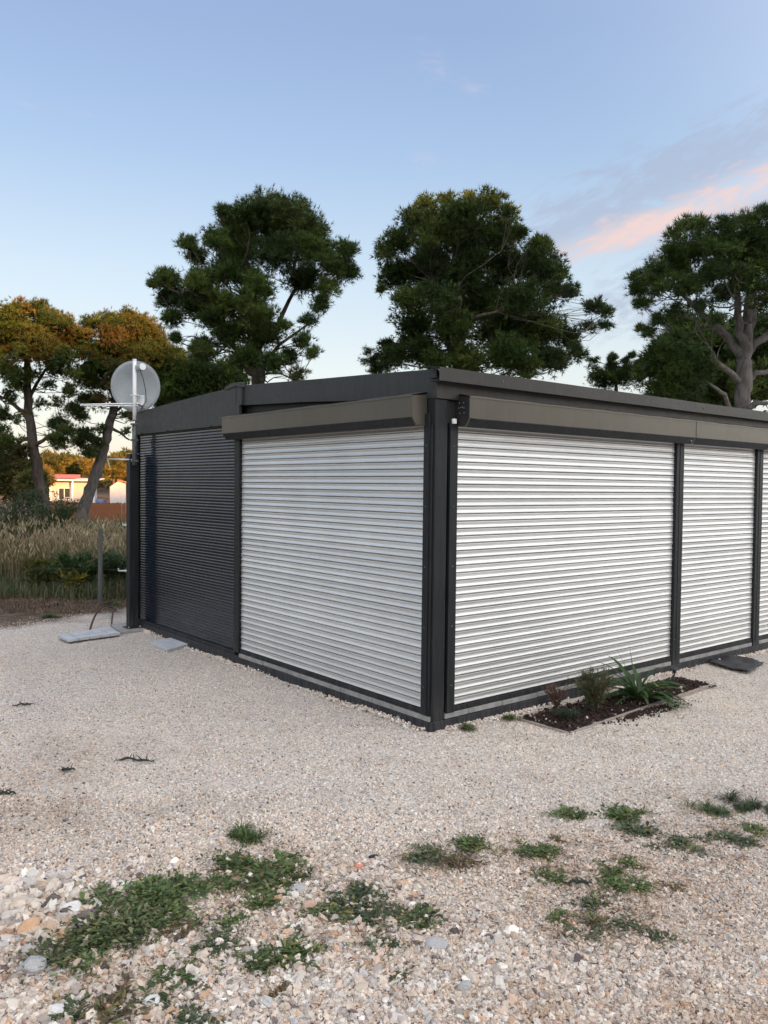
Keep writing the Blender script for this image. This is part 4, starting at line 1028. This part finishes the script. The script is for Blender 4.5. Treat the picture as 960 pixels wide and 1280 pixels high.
blades('field_grass', 26000, 18.0, 40.0, -24, 2, .40, .85, .012, DRYG + GRN, .35, label='olive and tan rough grass under the pines', heads=.1, headtone=[[.26, .20, .12]])

# shrubs in the field edge
def shrub(px, py, D, w, h, n, tones, label, name='field_shrub', cat='shrub'):
    b0 = at(px, py, D); b0[2] = float(hgt(b0[0], b0[1]))
    bush(name, b0, w, h, n, .085, .026, tones, label, cat, 14, up=.8, group='shrubs at the edge of the field')
shrub(98, 745, 12.0, .38, .62, 900, [(.05, .085, .028), (.035, .065, .022)], 'dark green shrub left of the wooden fence post')
shrub(50, 738, 12.6, .50, .50, 900, [(.085, .10, .03), (.06, .08, .03), (.14, .13, .03)], 'yellow-green shrub at the field edge under the two pines')
shrub(93, 735, 11.8, .20, .42, 260, [(.20, .17, .03), (.09, .11, .03)], 'small yellow-flowered shrub in front of the dark green one')
shrub(145, 742, 12.4, .35, .60, 700, [(.045, .08, .03), (.07, .09, .04)], 'grey-green shrub between the fence post and the steel post')
shrub(20, 690, 16, .7, .9, 900, [(.05, .07, .03), (.07, .08, .035)], 'olive bush deep in the tall grass at the left edge')
shrub(68, 650, 22, .9, 1.25, 1100, [(.05, .075, .03), (.04, .06, .028)], 'dark olive bush at the foot of the two pines')
shrub(8, 640, 24, 1.5, 1.5, 1500, [(.05, .075, .035), (.06, .08, .04)], 'grey-green bush left of the upright pine trunk')

# fence post and wires
fpz = gr(125, 757)
fpo = thing('fence_post', fpz, 'weathered wooden post of the wire fence in front of the field', 'fence post')
MB().tube([(fpz[0], fpz[1], -.05), (fpz[0] + .004, fpz[1], .55), (fpz[0] + .01, fpz[1], 1.06)], [.032, .030, .027], 9).build('stake', MT['postwood'], fpo, 0)
relocate(fpo)
for zz, lab in ((.98, 'top strand of thin fence wire along the field'), (.52, 'middle strand of thin fence wire along the field')):
    a = fpz + left * 9 - FH * .6; b2 = fpz - left * 2.4 + FH * .2
    pts = [a * (1 - t_) + b2 * t_ for t_ in np.linspace(0, 1, 12)]
    for i, q_ in enumerate(pts): q_[2] = zz - .03 * math.sin(math.pi * i / 11 * 3) ** 2
    o = MB().tube(pts, .0013, 4).build('fence_wire', MT['postwood']); tag(o, lab, 'wire')

# ------------------------------------------------------------------ pines
crown_m, ct, cb_ = attr_mat('pine_needles', rough=.65, translucent=.18, spec=.25)
PINE = np.array([[.026, .050, .009], [.036, .064, .011], [.050, .082, .014], [.022, .042, .009], [.066, .094, .018]])
def tube_limb(mb, p0, p1, r0, r1, wob=.12, n_=7, sag=.1, seg=6):
    p0, p1 = np.array(p0, float), np.array(p1, float); L_ = np.linalg.norm(p1 - p0); o1 = rng.normal(0, wob * L_ * .5, 3); o2 = rng.normal(0, wob * L_ * .3, 3)
    ts = np.linspace(0, 1, n_); pts = [p0 * (1 - t_) + p1 * t_ + o1 * math.sin(math.pi * t_) + o2 * math.sin(2 * math.pi * t_) - np.array([0, 0, sag * L_]) * math.sin(math.pi * t_) for t_ in ts]
    mb.tube(pts, [r0 * (1 - t_) + r1 * t_ for t_ in ts], seg); return pts
def pine(D, lobes, trunk, label, name='pine_tree', group='pines around the kiosk', dens=1.0, spread=1.0, bark='bark', branches=(), tones=PINE, needle=(.125, .0135), depthf=1.0, base_z=None, sparse=(), budget=26000):
    px0 = trunk[0][0]
    """lobes: (px, py, r_px) clumps; trunk: [(px, py, half_width_px)...] from the ground up"""
    scale = D / FPX
    tp = [at(px, py, D) for px, py, _ in trunk]; tr = [w * scale for _, _, w in trunk]
    g = tp[0].copy(); g[2] = float(hgt(g[0], g[1]))
    tp = [g - np.array([0, 0, .1])] + tp; tr = [tr[0] * 1.25] + tr
    if tp[1][2] <= tp[0][2] + .3: tp = [tp[0]] + tp[2:]; tr = [tr[0]] + tr[2:]
    th = thing(name, g, label, 'pine tree', group)
    # refine the trunk path
    pts, rad = [], []
    for i in range(len(tp) - 1):
        for t_ in np.linspace(0, 1, 5)[:-1]:
            pts.append(tp[i] * (1 - t_) + tp[i + 1] * t_ + (rng.normal(0, tr[i] * .12, 3) if 0 < t_ else 0)); rad.append((tr[i] * (1 - t_) + tr[i + 1] * t_) * random.uniform(.93, 1.07))
    pts.append(tp[-1]); rad.append(tr[-1])
    MB().tube(pts, rad, 12).build('trunk', MT[bark], th, 0, True)
    allp = [(p_, r_) for p_, r_ in zip(pts, rad) if p_[2] > g[2] + .45 * (tp[-1][2] - g[2])]
    for br in branches:
        mb = MB(); q_ = [at(px, py, D + off) for px, py, _, off in br]; r_ = [w * scale for _, _, w, _ in br]
        qq, rr = [], []
        for i in range(len(q_) - 1):
            for t_ in np.linspace(0, 1, 4)[:-1]: qq.append(q_[i] * (1 - t_) + q_[i + 1] * t_ + rng.normal(0, r_[i] * .25, 3)); rr.append(r_[i] * (1 - t_) + r_[i + 1] * t_)
        qq.append(q_[-1]); rr.append(r_[-1]); mb.tube(qq, rr, 8).build('branch', MT[bark], th, 0, True)
        allp += [(a, b_) for a, b_ in zip(qq[2:], rr[2:])]
    # clumps
    cx = np.mean([l[0] for l in lobes]); ex = max(1, max(abs(l[0] - cx) for l in lobes)) * scale
    C, Dr, T = [], [], []; tw = MB()
    for (px, py, r) in lobes:
        rel = min(1, abs(px - cx) * scale / ex); half = math.sqrt(max(.08, 1 - rel * rel)) * ex * .75 * depthf
        k_sp = .45 if (px, py) in sparse else 1.0
        for rep in range(3 if half > r * scale * 1.3 else 2 if half > r * scale * .7 else 1):
            off = rng.uniform(-half, half) if rep else rng.uniform(-half, 0)
            c_ = at(px, py, D + off) ; Rm = r * scale * (D + off) / D * 1.12 * spread
            base, br_ = min(allp, key=lambda a: np.linalg.norm(a[0] - c_) + max(0, a[0][2] - c_[2]) * 1.2)
            pp = tube_limb(tw, base, c_, min(br_ * .3, .022 + .01 * Rm), .006, .16, 7, .03, 5)
            for _ in range(2):
                e_ = c_ + rng.normal(0, 1, 3) * Rm * .4; tube_limb(tw, pp[-3], e_, .008, .003, .1, 4, 0, 3)
            m_ = int(90 * dens * k_sp * (Rm / .5) ** 2); w_ = rng.normal(size=(m_, 3)); w_ /= np.linalg.norm(w_, axis=1, keepdims=True)
            C.append(c_ + w_ * Rm * rng.uniform(.2, 1.12, (m_, 1)) * np.array([[1, 1, .9]])); Dr.append(w_ + np.array([0, 0, .3])); T.append(np.tile(PINE_T(rng, tones), (m_, 1)) * rng.uniform(.7, 1.2, (m_, 1)))
            nsub = max(8, int(21 * (Rm / .6) ** 1.2))
            tint = PINE_T(rng, tones)
            for s_ in range(nsub):
                v = rng.normal(size=3); v /= np.linalg.norm(v); sc_c = c_ + v * Rm * rng.uniform(.2, .92) * np.array([1, 1, .82]); sr = Rm * rng.uniform(.22, .52)
                m_ = int(24 * dens * k_sp * (sr / .2) ** 1.7) + 5
                w_ = rng.normal(size=(m_, 3)); w_ /= np.linalg.norm(w_, axis=1, keepdims=True); w_[:, 2] = np.abs(w_[:, 2]) * .9 - .25 * rng.random(m_)
                rr_ = rng.uniform(.45, 1.0, (m_, 1)) * sr
                C.append(sc_c + w_ * rr_); Dr.append(w_ * .8 + np.array([0, 0, .45])); T.append(np.tile(tint, (m_, 1)) * rng.uniform(.75, 1.3, (m_, 1)) * rng.uniform(.85, 1.15))
    tw.build('twigs', MT[bark], th)['kind'] = 'stuff'
    C = np.concatenate(C); Dr = np.concatenate(Dr); T = np.concatenate(T)
    if len(C) > budget:
        k = rng.choice(len(C), budget, replace=False); f_ = (len(C) / budget) ** .5; C, Dr, T = C[k], Dr[k], T[k]
    else: f_ = 1.0
    V, F, TT = needle_arrays(C, Dr, 8, needle[0] * f_ ** .45, needle[1] * f_, .62, T)

    o = tri_mesh('crown', V, F, TT, crown_m, th); relocate(th)
    return len(F)
PINEW = np.concatenate([PINE, np.array([[.085, .070, .018], [.10, .075, .022], [.075, .085, .018]])])
def PINE_T(rg, tones): return tones[rg.integers(0, len(tones))] * rg.uniform(.8, 1.2)
tot = 0
L3 = [(335,262,24),(307,272,22),(363,268,22),(388,285,22),(279,264,9),(300,290,24),(347,290,28),(300,315,26),(347,318,26),(391,312,26),(420,335,20),(434,314,14),(440,342,10),(379,352,22),(285,340,22),(322,358,22),(235,306,13),(246,322,12),(207,350,16),(192,355,7),(213,374,18),(213,399,13),(220,424,8),(254,356,24),(279,382,22),(241,382,22),(316,394,26),(329,420,22),(285,420,22),(255,440,20),(310,449,24),(340,455,16),(400,380,13),(270,300,16),(410,360,14),(265,400,18),
      (363,449,14),(379,428,14),(385,402,11),(392,443,9),(355,408,10),(372,470,12)]
sp3 = {(363,449),(379,428),(385,402),(392,443),(355,408),(372,470)}
tot += pine(20, L3, [(322, 500, 9), (323, 470, 8), (320, 430, 6), (318, 380, 4)], 'tall round-crowned pine behind the roof seam, left of centre', budget=40000,
    branches=[[(323, 475, 5, 0), (306, 455, 4, 0), (290, 430, 3, -.5), (272, 390, 2, -1)], [(321, 440, 4, 0), (345, 410, 3, .3), (370, 360, 2, .2)], [(323, 465, 3, 0), (350, 430, 2, 0), (385, 405, 1.2, .2)]], sparse=sp3)
L4 = [(558,250,11),(536,258,15),(612,253,18),(634,266,13),(514,277,17),(576,270,26),(588,250,12),(498,305,20),(480,318,13),(541,293,30),(583,300,30),(625,295,26),(650,294,11),(676,308,16),(668,320,14),(497,344,22),(477,362,6),(484,340,10),(532,340,30),(583,340,30),(634,333,28),(676,337,26),(698,344,14),(510,375,20),(550,377,28),(605,377,32),(652,377,30),(690,366,17),(712,366,13),(743,384,13),(757,391,10),(757,408,8),(736,410,11),(518,410,24),(568,410,26),(627,413,30),(676,413,30),(712,424,15),(722,442,12),(685,448,22),(634,446,28),(583,450,24),(525,439,24),(492,446,18),(485,432,12),(545,455,20),(655,460,18),(700,455,12)]
tot += pine(24, L4, [(572, 500, 8), (573, 460, 7), (571, 430, 6), (566, 395, 4), (560, 340, 3)], 'tallest broad pine directly behind the kiosk corner', budget=42000,
    branches=[[(573, 455, 5, 0), (560, 430, 4, -.6), (548, 400, 3, -1), (540, 350, 2, -1)], [(573, 440, 5, 0), (583, 410, 3.5, -1.2), (598, 395, 2.5, -1.8), (620, 390, 1.4, -2.2)], [(572, 430, 3, 0), (572, 395, 2.5, -1.5), (575, 370, 1.6, -2)]], sparse={(757,408),(736,410)}, dens=1.05)
L5 = [(842,296,13),(860,284,13),(876,282,11),(908,282,15),(932,278,13),(953,270,14),(840,316,15),(817,338,16),(797,348,12),(795,362,11),(803,380,11),(820,356,18),(845,337,20),(870,313,22),(900,306,24),(932,306,24),(957,300,24),(860,360,20),(890,343,22),(920,338,24),(950,333,24),(905,366,16),(940,362,18),(985,300,28),(1010,330,30),(980,350,26),(1030,300,26),(1050,350,26),(990,275,18),(1000,380,24),(875,384,13),(842,392,14),(822,402,10),(801,411,5),(811,416,9),(895,400,12),(957,378,16)]
tot += pine(18, L5, [(926, 530, 11), (928, 500, 10.3), (930, 470, 9.5), (932, 440, 8.5), (934, 400, 6), (938, 350, 3.5)], 'pale-trunked spreading pine at the right edge', budget=38000, bark='bark_red',
    branches=[[(930, 445, 7, 0), (912, 425, 5, 0), (895, 405, 4, 0), (870, 385, 3, .3), (845, 360, 2, .3)], [(932, 440, 7, 0), (926, 415, 5, -.2), (923, 380, 4, -.4), (915, 330, 2.5, -.5)], [(934, 438, 6, 0), (950, 425, 5, 0), (975, 405, 4, .2), (1000, 370, 2.5, .2)],
              [(928, 475, 5, 0), (915, 468, 3.5, -.3), (896, 452, 2.5, -.8)], [(931, 476, 5, 0), (945, 468, 3.5, 0), (975, 458, 2.5, .2)], [(933, 430, 5, .2), (941, 405, 4, .4), (945, 380, 3, .5)],
              [(916, 520, 3.5, -.4), (905, 492, 2.4, -.9), (893, 484, 1.6, -1.2), (882, 476, 1, -1.4)], [(930, 512, 4, -.2), (945, 503, 3, -.4), (975, 505, 2, -.5)]],
    sparse={(875,384),(842,392),(822,402),(801,411),(811,416),(895,400),(957,378),(797,348),(842,296)}, dens=.82)
LB = [(832,438,22),(818,450,20),(855,448,20),(878,450,15),(838,470,22),(868,466,20),(808,470,20),(858,487,18),(826,490,22),(845,425,12),(885,465,10)]
tot += pine(16.5, LB, [(845, 520, 4), (845, 480, 3), (845, 450, 2)], 'bushy green young pine standing in front of the pale-trunked pine', dens=1.3, depthf=1.0)
LD = [(870,420,30),(900,430,34),(940,440,34),(985,430,34),(880,470,36),(920,480,36),(960,480,34),(1000,470,30),(860,500,30),(900,510,30),(1030,440,30),(850,410,20),(950,410,24)]
tot += pine(26, LD, [(900, 520, 5), (900, 460, 4), (900, 420, 3)], 'dark dense pine thicket crown behind the pale-trunked pine', budget=12000, dens=1.5)
LS = [(742,452,7),(742,462,10),(739,472,10),(748,470,9),(765,460,8),(766,448,6),(763,470,12),(782,452,6),(784,464,10),(793,462,10),(790,445,5),(800,455,8),(776,474,14),(795,474,14),(755,480,14)]
tot += pine(28, LS, [(770, 510, 3), (770, 480, 2), (768, 455, 1.2)], 'thin pointed young pine tips showing above the roof right of centre', dens=.75, depthf=.5, sparse={(742,452),(742,462),(739,472),(782,452),(790,445)})
LT = [(459,440,7),(457,452,9),(466,452,9),(474,446,8),(480,458,10),(470,464,12),(490,452,12)]
tot += pine(27, LT, [(470, 500, 3), (470, 470, 2), (468, 450, 1.2)], 'small sparse tree left of the tallest pine above the roof', dens=.6, depthf=.6, sparse={(459,440),(457,452)})
L6 = [(205,447,18),(220,457,22),(190,466,18),(212,480,22),(236,472,24),(252,462,20),(268,476,22),(285,466,18),(200,498,20),(228,500,22),(295,480,18),(180,488,14),(198,436,11),(258,488,20)]
tot += pine(36, L6, [(230, 560, 6), (232, 500, 5), (228, 460, 3)], 'dark low pine behind the satellite dish', budget=14000, dens=1.2)
L1 = [(10,394,15),(26,386,13),(46,391,17),(61,402,17),(80,403,13),(92,413,11),(15,412,22),(45,420,22),(75,427,22),(98,428,17),(106,443,12),(12,433,20),(50,445,17),(80,447,15),(8,460,15),(-20,400,24),(-35,430,26),(-15,450,22),(-50,460,24),(-30,480,18),(110,420,8),(28,440,16),(62,432,16),
      (25,484,11),(12,497,12),(60,482,9),(10,556,16),(-15,545,22),(26,566,13),(72,530,12),(84,541,12),(66,548,9),(10,580,14),(-20,585,24),(20,525,8),(40,470,12),(90,470,14),(70,462,14),(20,475,14),(48,505,9),(70,505,10),(35,520,9),(0,520,14),(88,490,10),(75,555,12)]
tot += pine(34, L1, [(58, 665, 8), (54, 630, 7.5), (47, 590, 6.5), (40, 545, 5.5), (36, 500, 5), (34, 460, 4), (32, 425, 3)], 'upright pine with dark trunk at the left edge of the field', budget=24000,
    branches=[[(38, 530, 3.5, 0), (24, 512, 2.6, -.2), (8, 498, 2, -.4)], [(36, 500, 3, 0), (45, 480, 2, .2), (62, 455, 1.5, .3)], [(42, 560, 3, 0), (60, 545, 1.8, -.4), (80, 538, 1.2, -.6)], [(40, 545, 3, 0), (22, 555, 2, -.3), (4, 562, 1.4, -.5)]],
    tones=PINEW, sparse={(25,484),(12,497),(60,482),(40,470),(90,470),(20,525),(48,505),(70,505),(35,520)})
L2 = [(112,407,11),(122,403,11),(140,402,15),(160,400,15),(178,407,15),(192,420,14),(203,430,8),(140,422,18),(165,424,20),(130,441,19),(160,441,19),(184,437,16),(120,460,17),(145,460,17),(115,480,14),(140,482,15),(122,502,13),(145,498,10),(165,468,14),(178,460,14),(108,470,13),(100,520,10),(150,478,14),(160,495,11),(108,500,11),(92,512,11),(168,520,9),(112,565,10),(107,546,13),(120,556,10),(98,555,9),(128,536,8),(155,520,8),(158,540,6),(165,505,7)]
tot += pine(35, L2, [(97, 668, 8), (103, 640, 7.5), (112, 612, 7), (122, 585, 6.5), (130, 560, 6), (136, 535, 5.5), (142, 512, 5), (146, 480, 4), (150, 440, 3)], 'leaning pine with a reddish upper trunk, behind the steel post', budget=24000, bark='bark_red',
    branches=[[(133, 548, 2.5, 0), (122, 548, 1.8, -.3), (108, 546, 1.2, -.5)], [(136, 535, 2.5, 0), (150, 540, 1.6, .2), (162, 550, 1, .4)], [(140, 518, 2.5, 0), (152, 508, 1.6, .3), (163, 500, 1, .5)], [(143, 500, 3, 0), (128, 470, 2, -.3), (115, 450, 1.4, -.4)]],
    tones=PINEW, sparse={(155,520),(158,540),(165,505),(128,536),(145,498)})


# far hedge trees, one thing each
FT = np.array([[.075, .085, .022], [.10, .10, .026], [.060, .075, .024], [.13, .105, .030], [.085, .075, .025]])
far_specs = [(-10, 585, 26, 55, 'rounded far tree at the left edge behind the upright trunk'), (18, 592, 24, 52, 'broad golden far tree left of the upright trunk'), (40, 605, 18, 50, 'low golden far bush touching the upright trunk'),
             (70, 580, 17, 102, 'far tree above the left end of the mobile home'), (92, 583, 18, 106, 'far tree above the middle of the mobile home'), (118, 586, 17, 100, 'far tree above the gap between home and shed'),
             (142, 582, 17, 104, 'golden far tree above the white shed'), (162, 580, 18, 108, 'far tree right of the white shed roof'), (-38, 590, 26, 60, 'far tree beyond the left edge of the field'), (185, 585, 20, 106, 'far tree hidden mostly behind the steel post'), (52, 592, 13, 74, 'small far tree between the upright trunk and the home')]
for (px, py, r, D, lab) in far_specs:
    sc_r = [(px + random.uniform(-.6, .6) * r, py + random.uniform(-.35, .9) * r, r * random.uniform(.38, .6)) for _ in range(12)]
    tot += pine(D, sc_r, [(px, 618, 2.2), (px, 600, 1.6), (px, py, 1)], lab, name='far_tree', group='trees beyond the field', budget=2600, dens=.10 if D > 60 else .18, tones=FT, needle=(.42, .11), depthf=.8)
# distant wood closing the view
n_ = 16000
dd = rng.uniform(120, 170, n_); ss = rng.uniform(-150, 150, n_)
cx_ = CAM[0] + FH[0] * dd + RH[0] * ss; cy_ = CAM[1] + FH[1] * dd + RH[1] * ss
hz_ = hgt(cx_, cy_) + rng.random(n_) ** .8 * (3.0 + 1.6 * np.sin(ss * .11) + 1.2 * np.sin(ss * .37 + 1))
C = np.stack([cx_, cy_, hz_], 1); V, F, T = needle_arrays(C, rng.normal(0, .5, (n_, 3)) + [0, 0, .5], 5, 1.3, .55, .6, FT[rng.integers(0, 5, n_)])
o = tri_mesh('distant_wood', V, F, T, crown_m); tag(o, 'distant low wood closing the horizon beyond the field', None, None, 'stuff')

# ------------------------------------------------------------------ mobile home, shed, plank fence
def local_frame(px, D, z=None):
    p = at(px, 640, D); p[2] = float(hgt(p[0], p[1])); return p
RM = Matrix.Rotation(-YAW, 4, 'Z')
def home(px, D, w, dpt, h, label):
    p = local_frame(px, D); th = thing('mobile_home', p, label, 'mobile home'); th.rotation_euler = (0, 0, -YAW + .12)
    MB().box(-w / 2, w / 2, 0, dpt, .35, h).build('wall', MT['cream'], th)
    MB().box(-w / 2 + .1, w / 2 - .1, .1, dpt - .1, 0, .35).build('plinth', MT['brown'], th)
    MB().prism([(-w / 2 - .25, -1.0, h - .02), (-w / 2 - .25, dpt + .2, h + .22), (-w / 2 - .25, dpt + .2, h + .30), (-w / 2 - .25, -1.0, h + .10)], (w + 1.0, 0, 0)).build('awning_roof', MT['offwhite'], th)
    MB().prism([(-w / 2 - .1, .6, h + .22), (-w / 2 - .1, dpt, h + .66), (-w / 2 - .1, dpt, h + .2)], (w * .62, 0, 0)).build('roof', MT['red'], th)
    for (x0, x1, z0, z1) in ((-.9, .1, 1.15, 2.2),):
        f_ = MB().box(x0 - .08, x1 + .08, -.06, .0, z0 - .08, z1 + .08).build('window', MT['white'], th)
        MB().box(x0, x1, -.08, -.06, z0, z1).build('pane', MT['glass'], f_)
        MB().box((x0 + x1) / 2 - .03, (x0 + x1) / 2 + .03, -.10, -.08, z0, z1).build('mullion', MT['white'], f_)
    d_ = MB().box(-2.5, -1.6, -.05, 0, .4, 2.45).build('door', MT['white'], th); MB().box(-1.75, -1.68, -.09, -.05, 1.3, 1.45).build('handle', MT['galv'], d_)
    for xx_ in (-w / 2, 0.6, w / 2 + .6): MB().box(xx_ - .05, xx_ + .05, -.95, -.85, 0, h + .0).build('veranda_post', MT['white'], th)
    rl = MB().box(-.2, w / 2 + .6, -.93, -.89, 1.30, 1.36).box(-.2, w / 2 + .6, -.93, -.89, .7, .74)
    for k_ in range(16): xx_ = -.2 + k_ * (w / 2 + .8) / 15; rl.box(xx_ - .02, xx_ + .02, -.925, -.895, .5, 1.30)
    rl.build('railing', MT['galv'], th)
home(86, 80, 4.0, 3.0, 2.95, 'cream mobile home with a red roof and white veranda beyond the field')
p = local_frame(148, 75); th = thing('garden_shed', p, 'white gabled shed with an open lean-to beside the steel post', 'shed'); th.rotation_euler = (0, 0, -YAW + .3)
MB().prism([(-.75, 0, 0), (.65, 0, 0), (.65, 0, 2.75), (-.05, 0, 2.95), (-.75, 0, 2.45)], (0, 2.2, 0)).build('wall', MT['offwhite'], th)
MB().prism([(-.1, -.2, 3.02), (2.9, -.2, 2.30), (2.9, -.2, 2.40), (-.1, -.2, 3.13)], (0, 2.6, 0)).build('roof', MT['red'], th)
MB().box(1.2, 2.0, .3, 1.0, 0, 1.25).build('cabinet', MT['white'], th)
MB().box(2.7, 2.8, .0, .1, 0, 2.35).build('lean_to_post', MT['white'], th)
p = local_frame(126, 76); o = MB().tube([(0, 0, 0), (0, 0, .1), (0, 0, 1.15), (0, 0, 1.25)], [.42, .48, .48, .40], 16).build('water_barrel', MT['blue'], None, 0, True); o.location = tuple(p); tag(o, 'blue water barrel standing left of the white shed', 'barrel')
# reed / plank fence
F0, F1 = at(60, 640, 62), at(182, 640, 58)
fz = thing('plank_fence', (F0 + F1) / 2 * np.array([1, 1, 0]) + np.array([0, 0, float(hgt(*((F0 + F1) / 2)[:2]))]), 'long orange-brown plank fence in front of the mobile home', 'fence')
npl = 78; dv = unit((F1 - F0) * np.array([1, 1, 0])); Lf = np.linalg.norm((F1 - F0)[:2]); nv_ = np.array([-dv[1], dv[0], 0])
pm = MB().box(-Lf / npl * .47, Lf / npl * .47, -.012, .012, 0, 1.35).build('plank', MT['reed'], fz)
pm_me = pm.data; 
for i in range(npl):
    o = pm if i == 0 else bpy.data.objects.new('plank', pm_me)
    if i: col.objects.link(o); o.parent = fz
    q_ = F0 + dv * Lf * (i + .5) / npl; q_[2] = float(hgt(q_[0], q_[1])) + random.uniform(-.05, .03)
    o.location = Vector(q_ + nv_ * random.uniform(-.01, .01)) - fz.location; o.rotation_euler = (random.gauss(0, .01), random.gauss(0, .008), math.atan2(dv[1], dv[0]))
for zz in (.4, 1.05):
    a = F0 + nv_ * .04; b2 = F1 + nv_ * .04; a[2] = float(hgt(a[0], a[1])) + zz; b2[2] = float(hgt(b2[0], b2[1])) + zz
    o = MB().tube([a, b2], .03, 4).build('rail', MT['reed'], fz); o.location = -fz.location
p = local_frame(54, 62); o = MB().box(-.45, .45, -.04, .04, 0, 2.35).build('screen_panel', MT['brown']); o.location = tuple(p); o.rotation_euler = (0, 0, -YAW); tag(o, 'dark red board panel between the upright trunk and the plank fence', 'panel')

# ------------------------------------------------------------------ unseen hill, added and sized to keep the low sun off the yard
HD = 260.0; sh2 = unit(sun_dir[:2]); pr = np.array([-sh2[1], sh2[0]])            # pr : sideways
if pr @ RH[:2] < 0: pr = -pr
# side coordinate, positive = towards the far side of the view
side_f = unit(FH[:2] - (FH[:2] @ sh2) * sh2)
nu, nvv = 90, 26; V = []
for j in range(nvv):
    for i in range(nu):
        u = -420 + 840 * i / (nu - 1); v = j / (nvv - 1)
        top_h = 47.2
        edge_ = 1 / (1 + math.exp((u - 120) / 12))
        h_ = top_h * edge_ + 12 * (1 - edge_)
        h_ += .25 * math.sin(u * .21) + .2 * math.sin(u * .53 + 1)
        prof_ = math.sin(math.pi * min(1, v * 1.0)) ** .8 if 0 < v < 1 else 0
        q_ = CAM[:2] + sh2 * (HD + (v - .5) * 230) + side_f * u
        V.append((q_[0], q_[1], -2 + (h_ + 2) * prof_))
V = np.array(V); idx = np.arange(nu * nvv).reshape(nvv, nu)
q = np.stack([idx[:-1, :-1].ravel(), idx[:-1, 1:].ravel(), idx[1:, 1:].ravel(), idx[1:, :-1].ravel()], 1); F = np.concatenate([q[:, [0, 1, 2]], q[:, [0, 2, 3]]])
hm = simple('wooded_hillside', (.035, .050, .022), (.08, .085, .045), .15, .95, bmp=.6, bdist=1.0)
o = tri_mesh('hillside', V, F, None, hm, None, True); tag(o, 'unseen wooded hillside behind the viewer, added to block the low sun', None, None, 'structure')

# wood on the far side of the yard, behind the viewer (it is what the shutters mirror low down)
n_ = 8000
az = rng.uniform(R(78), R(285), n_); lane = rng.uniform(30, 40, n_)
cx_ = CAM[0] + (FH[0] * np.cos(az) + RH[0] * np.sin(az)) * lane; cy_ = CAM[1] + (FH[1] * np.cos(az) + RH[1] * np.sin(az)) * lane
top_ = 6.2 + 1.3 * np.sin(az * 19) + .9 * np.sin(az * 43 + 1)
C = np.stack([cx_, cy_, hgt(cx_, cy_) + rng.random(n_) ** .8 * top_], 1)
V, F, T = needle_arrays(C, rng.normal(0, .6, (n_, 3)) + [0, 0, .3], 6, 1.45, .70, .7, PINE[rng.integers(0, 5, n_)])
o = tri_mesh('wood_behind_yard', V, F, T, crown_m); tag(o, 'dark pine wood along the near side of the yard behind the viewer', None, None, 'stuff')
